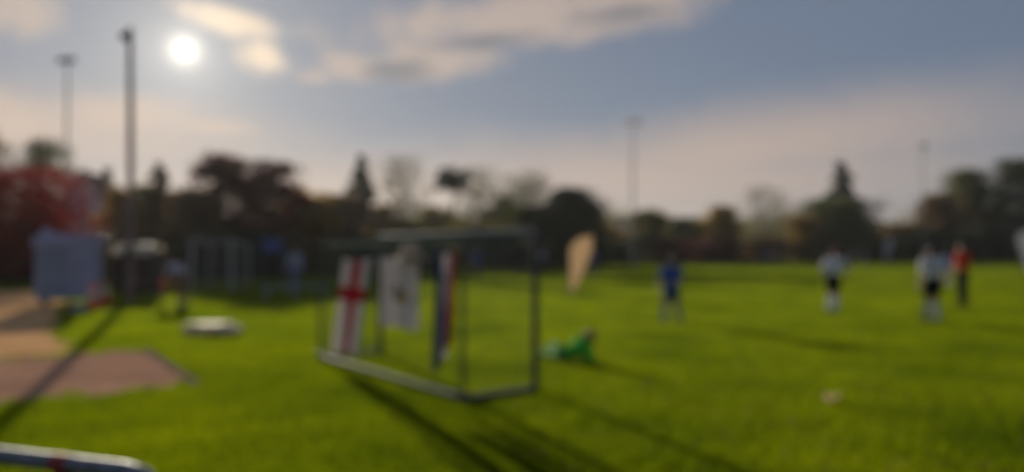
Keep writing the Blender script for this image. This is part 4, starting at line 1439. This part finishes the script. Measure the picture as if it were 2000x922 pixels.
MB().box((0, 0.20, 0.44), (SW - 0.1, 0.32, 0.04), bev=0.008).build('bench_seat', M['wood_pole'], sh)
for sx in (-1, 1):
    MB().box((sx * 0.5, 0.20, 0.21), (0.05, 0.28, 0.42), bev=0.006).build('bench_leg', M['dark_metal'], sh)

# long low bench
bn = empty('bench', (X(576, 25.6), 25.6, 0), D(3)); tag(bn, 'long low pale bench on the grass below the person in blue grey', 'bench')
M['bench_plank'] = mat('pale_weathered_plank', (0.34, 0.37, 0.36), 0.75, var=0.15, scale=5, bump=0.3)
for k in range(3):
    MB().box((0, -0.13 + 0.13 * k, 0.42), (2.3, 0.115, 0.04), bev=0.008).build('seat_plank', M['bench_plank'], bn)
for x in (-0.95, 0, 0.95):
    for y in (-0.12, 0.12):
        MB().box((x, y, 0.20), (0.07, 0.06, 0.40), bev=0.006).build('leg', M['bench_plank'], bn)
MB().box((0, 0, 0.34), (2.0, 0.05, 0.07), bev=0.006).build('stretcher', M['bench_plank'], bn)

# blue sign board
M['sign_blue'] = mat('blue_sign', (0.06, 0.09, 0.30), 0.5, var=0.08)
sg = empty('sign_board', (X(532, 38), 38, 0), D(5)); tag(sg, 'plain blue sign board on two posts before the dark shrubs', 'sign')
MB().box((0, 0, 1.90), (1.02, 0.03, 0.66), bev=0.006).build('board', M['sign_blue'], sg)
for sx in (-1, 1):
    MB().tube([(sx * 0.42, 0.045, -0.02), (sx * 0.42, 0.045, 2.25)], 0.028, 10).build('post', M['galv'], sg, smooth=True)
    MB().box((sx * 0.42, 0.02, 2.05), (0.10, 0.02, 0.04), bev=0.003).build('bracket', M['galv'], sg)

# big dry leaf in front
lf = empty('dry_leaf', (X(1622, 7.95), 7.95, 0.0), 0.7); tag(lf, 'large curled beige leaf lying alone on the near grass', 'leaf')
pts = []
for k in range(28):
    a = 2 * math.pi * k / 28
    r = 0.072 * (1.0 + 0.32 * math.cos(5 * a)) * (1.0 if k % 2 else 0.9)
    pts.append((r * math.cos(a), r * math.sin(a), 0.03 + 0.085 * (abs(math.sin(a)) ** 2)))
M['beige_leaf'] = mat('beige_leaf', (0.66, 0.50, 0.28), 0.7, var=0.15, scale=25, bump=0.4, transl=0.35)
MB().add([(0, 0, 0.012)] + pts, [(0, 1 + i, 1 + (i + 1) % 28) for i in range(28)]).build('blade', M['beige_leaf'], lf, smooth=True)
MB().tube([(-0.02, 0, 0.012), (-0.10, 0.0, 0.03), (-0.17, 0.01, 0.016)], [0.004, 0.003, 0.003], 6).build('stalk', M['beige_leaf'], lf)

# steel barrier rail at the near left
rl = empty('barrier_rail', (-0.97, 1.96, 0)); tag(rl, 'grey steel tube rail with red tape at the bottom left corner', 'rail')
dirn = Vector((-0.51, 0.17, 0)).normalized()
e0 = Vector((0, 0, 1.045))
MB().tube([e0 + Vector((0.035, -0.012, -1.045)), e0 + Vector((0.035, -0.012, -0.10)), e0 + Vector((0.027, -0.009, -0.04)), e0 + Vector((0.0, 0, -0.008)), e0 + dirn * 0.06,
           e0 + dirn * 1.2, e0 + dirn * 2.4], 0.0245, 18).build('tube', M['galv'], rl, smooth=True)
MB().tube([e0 + dirn * 2.3 + Vector((0, 0, -1.045)), e0 + dirn * 2.3 + Vector((0, 0, -0.02))], 0.024, 18).build('post', M['galv'], rl, smooth=True)
M['red_tape'] = mat('red_tape', (0.30, 0.035, 0.035), 0.55, var=0.15, bump=0.3)
MB().tube([e0 + dirn * 0.25, e0 + dirn * 0.31], 0.0262, 18).build('tape', M['red_tape'], rl, smooth=True)
MB().box(e0 + dirn * 0.28 + Vector((0, 0.005, -0.05)), (0.05, 0.02, 0.07), bev=0.004).build('tape_end', M['red_tape'], rl)

# ------------------------------------------------------------------ haze
hz = MB().box((0, 640, 26), (3400, 1760, 54.5))
M['haze'] = bpy.data.materials.new('haze'); M['haze'].use_nodes = True
nt = M['haze'].node_tree; nt.nodes.clear()
vo = nt.nodes.new('ShaderNodeVolumePrincipled'); ou = nt.nodes.new('ShaderNodeOutputMaterial')
vo.inputs['Color'].default_value = (0.85, 0.88, 0.92, 1)
vo.inputs['Density'].default_value = 0.00022
vo.inputs['Anisotropy'].default_value = 0.45
nt.links.new(vo.outputs[0], ou.inputs['Volume'])
tag(hz.build('haze', M['haze']), 'thin pale haze in the low sunlight', 'haze', kind='stuff')
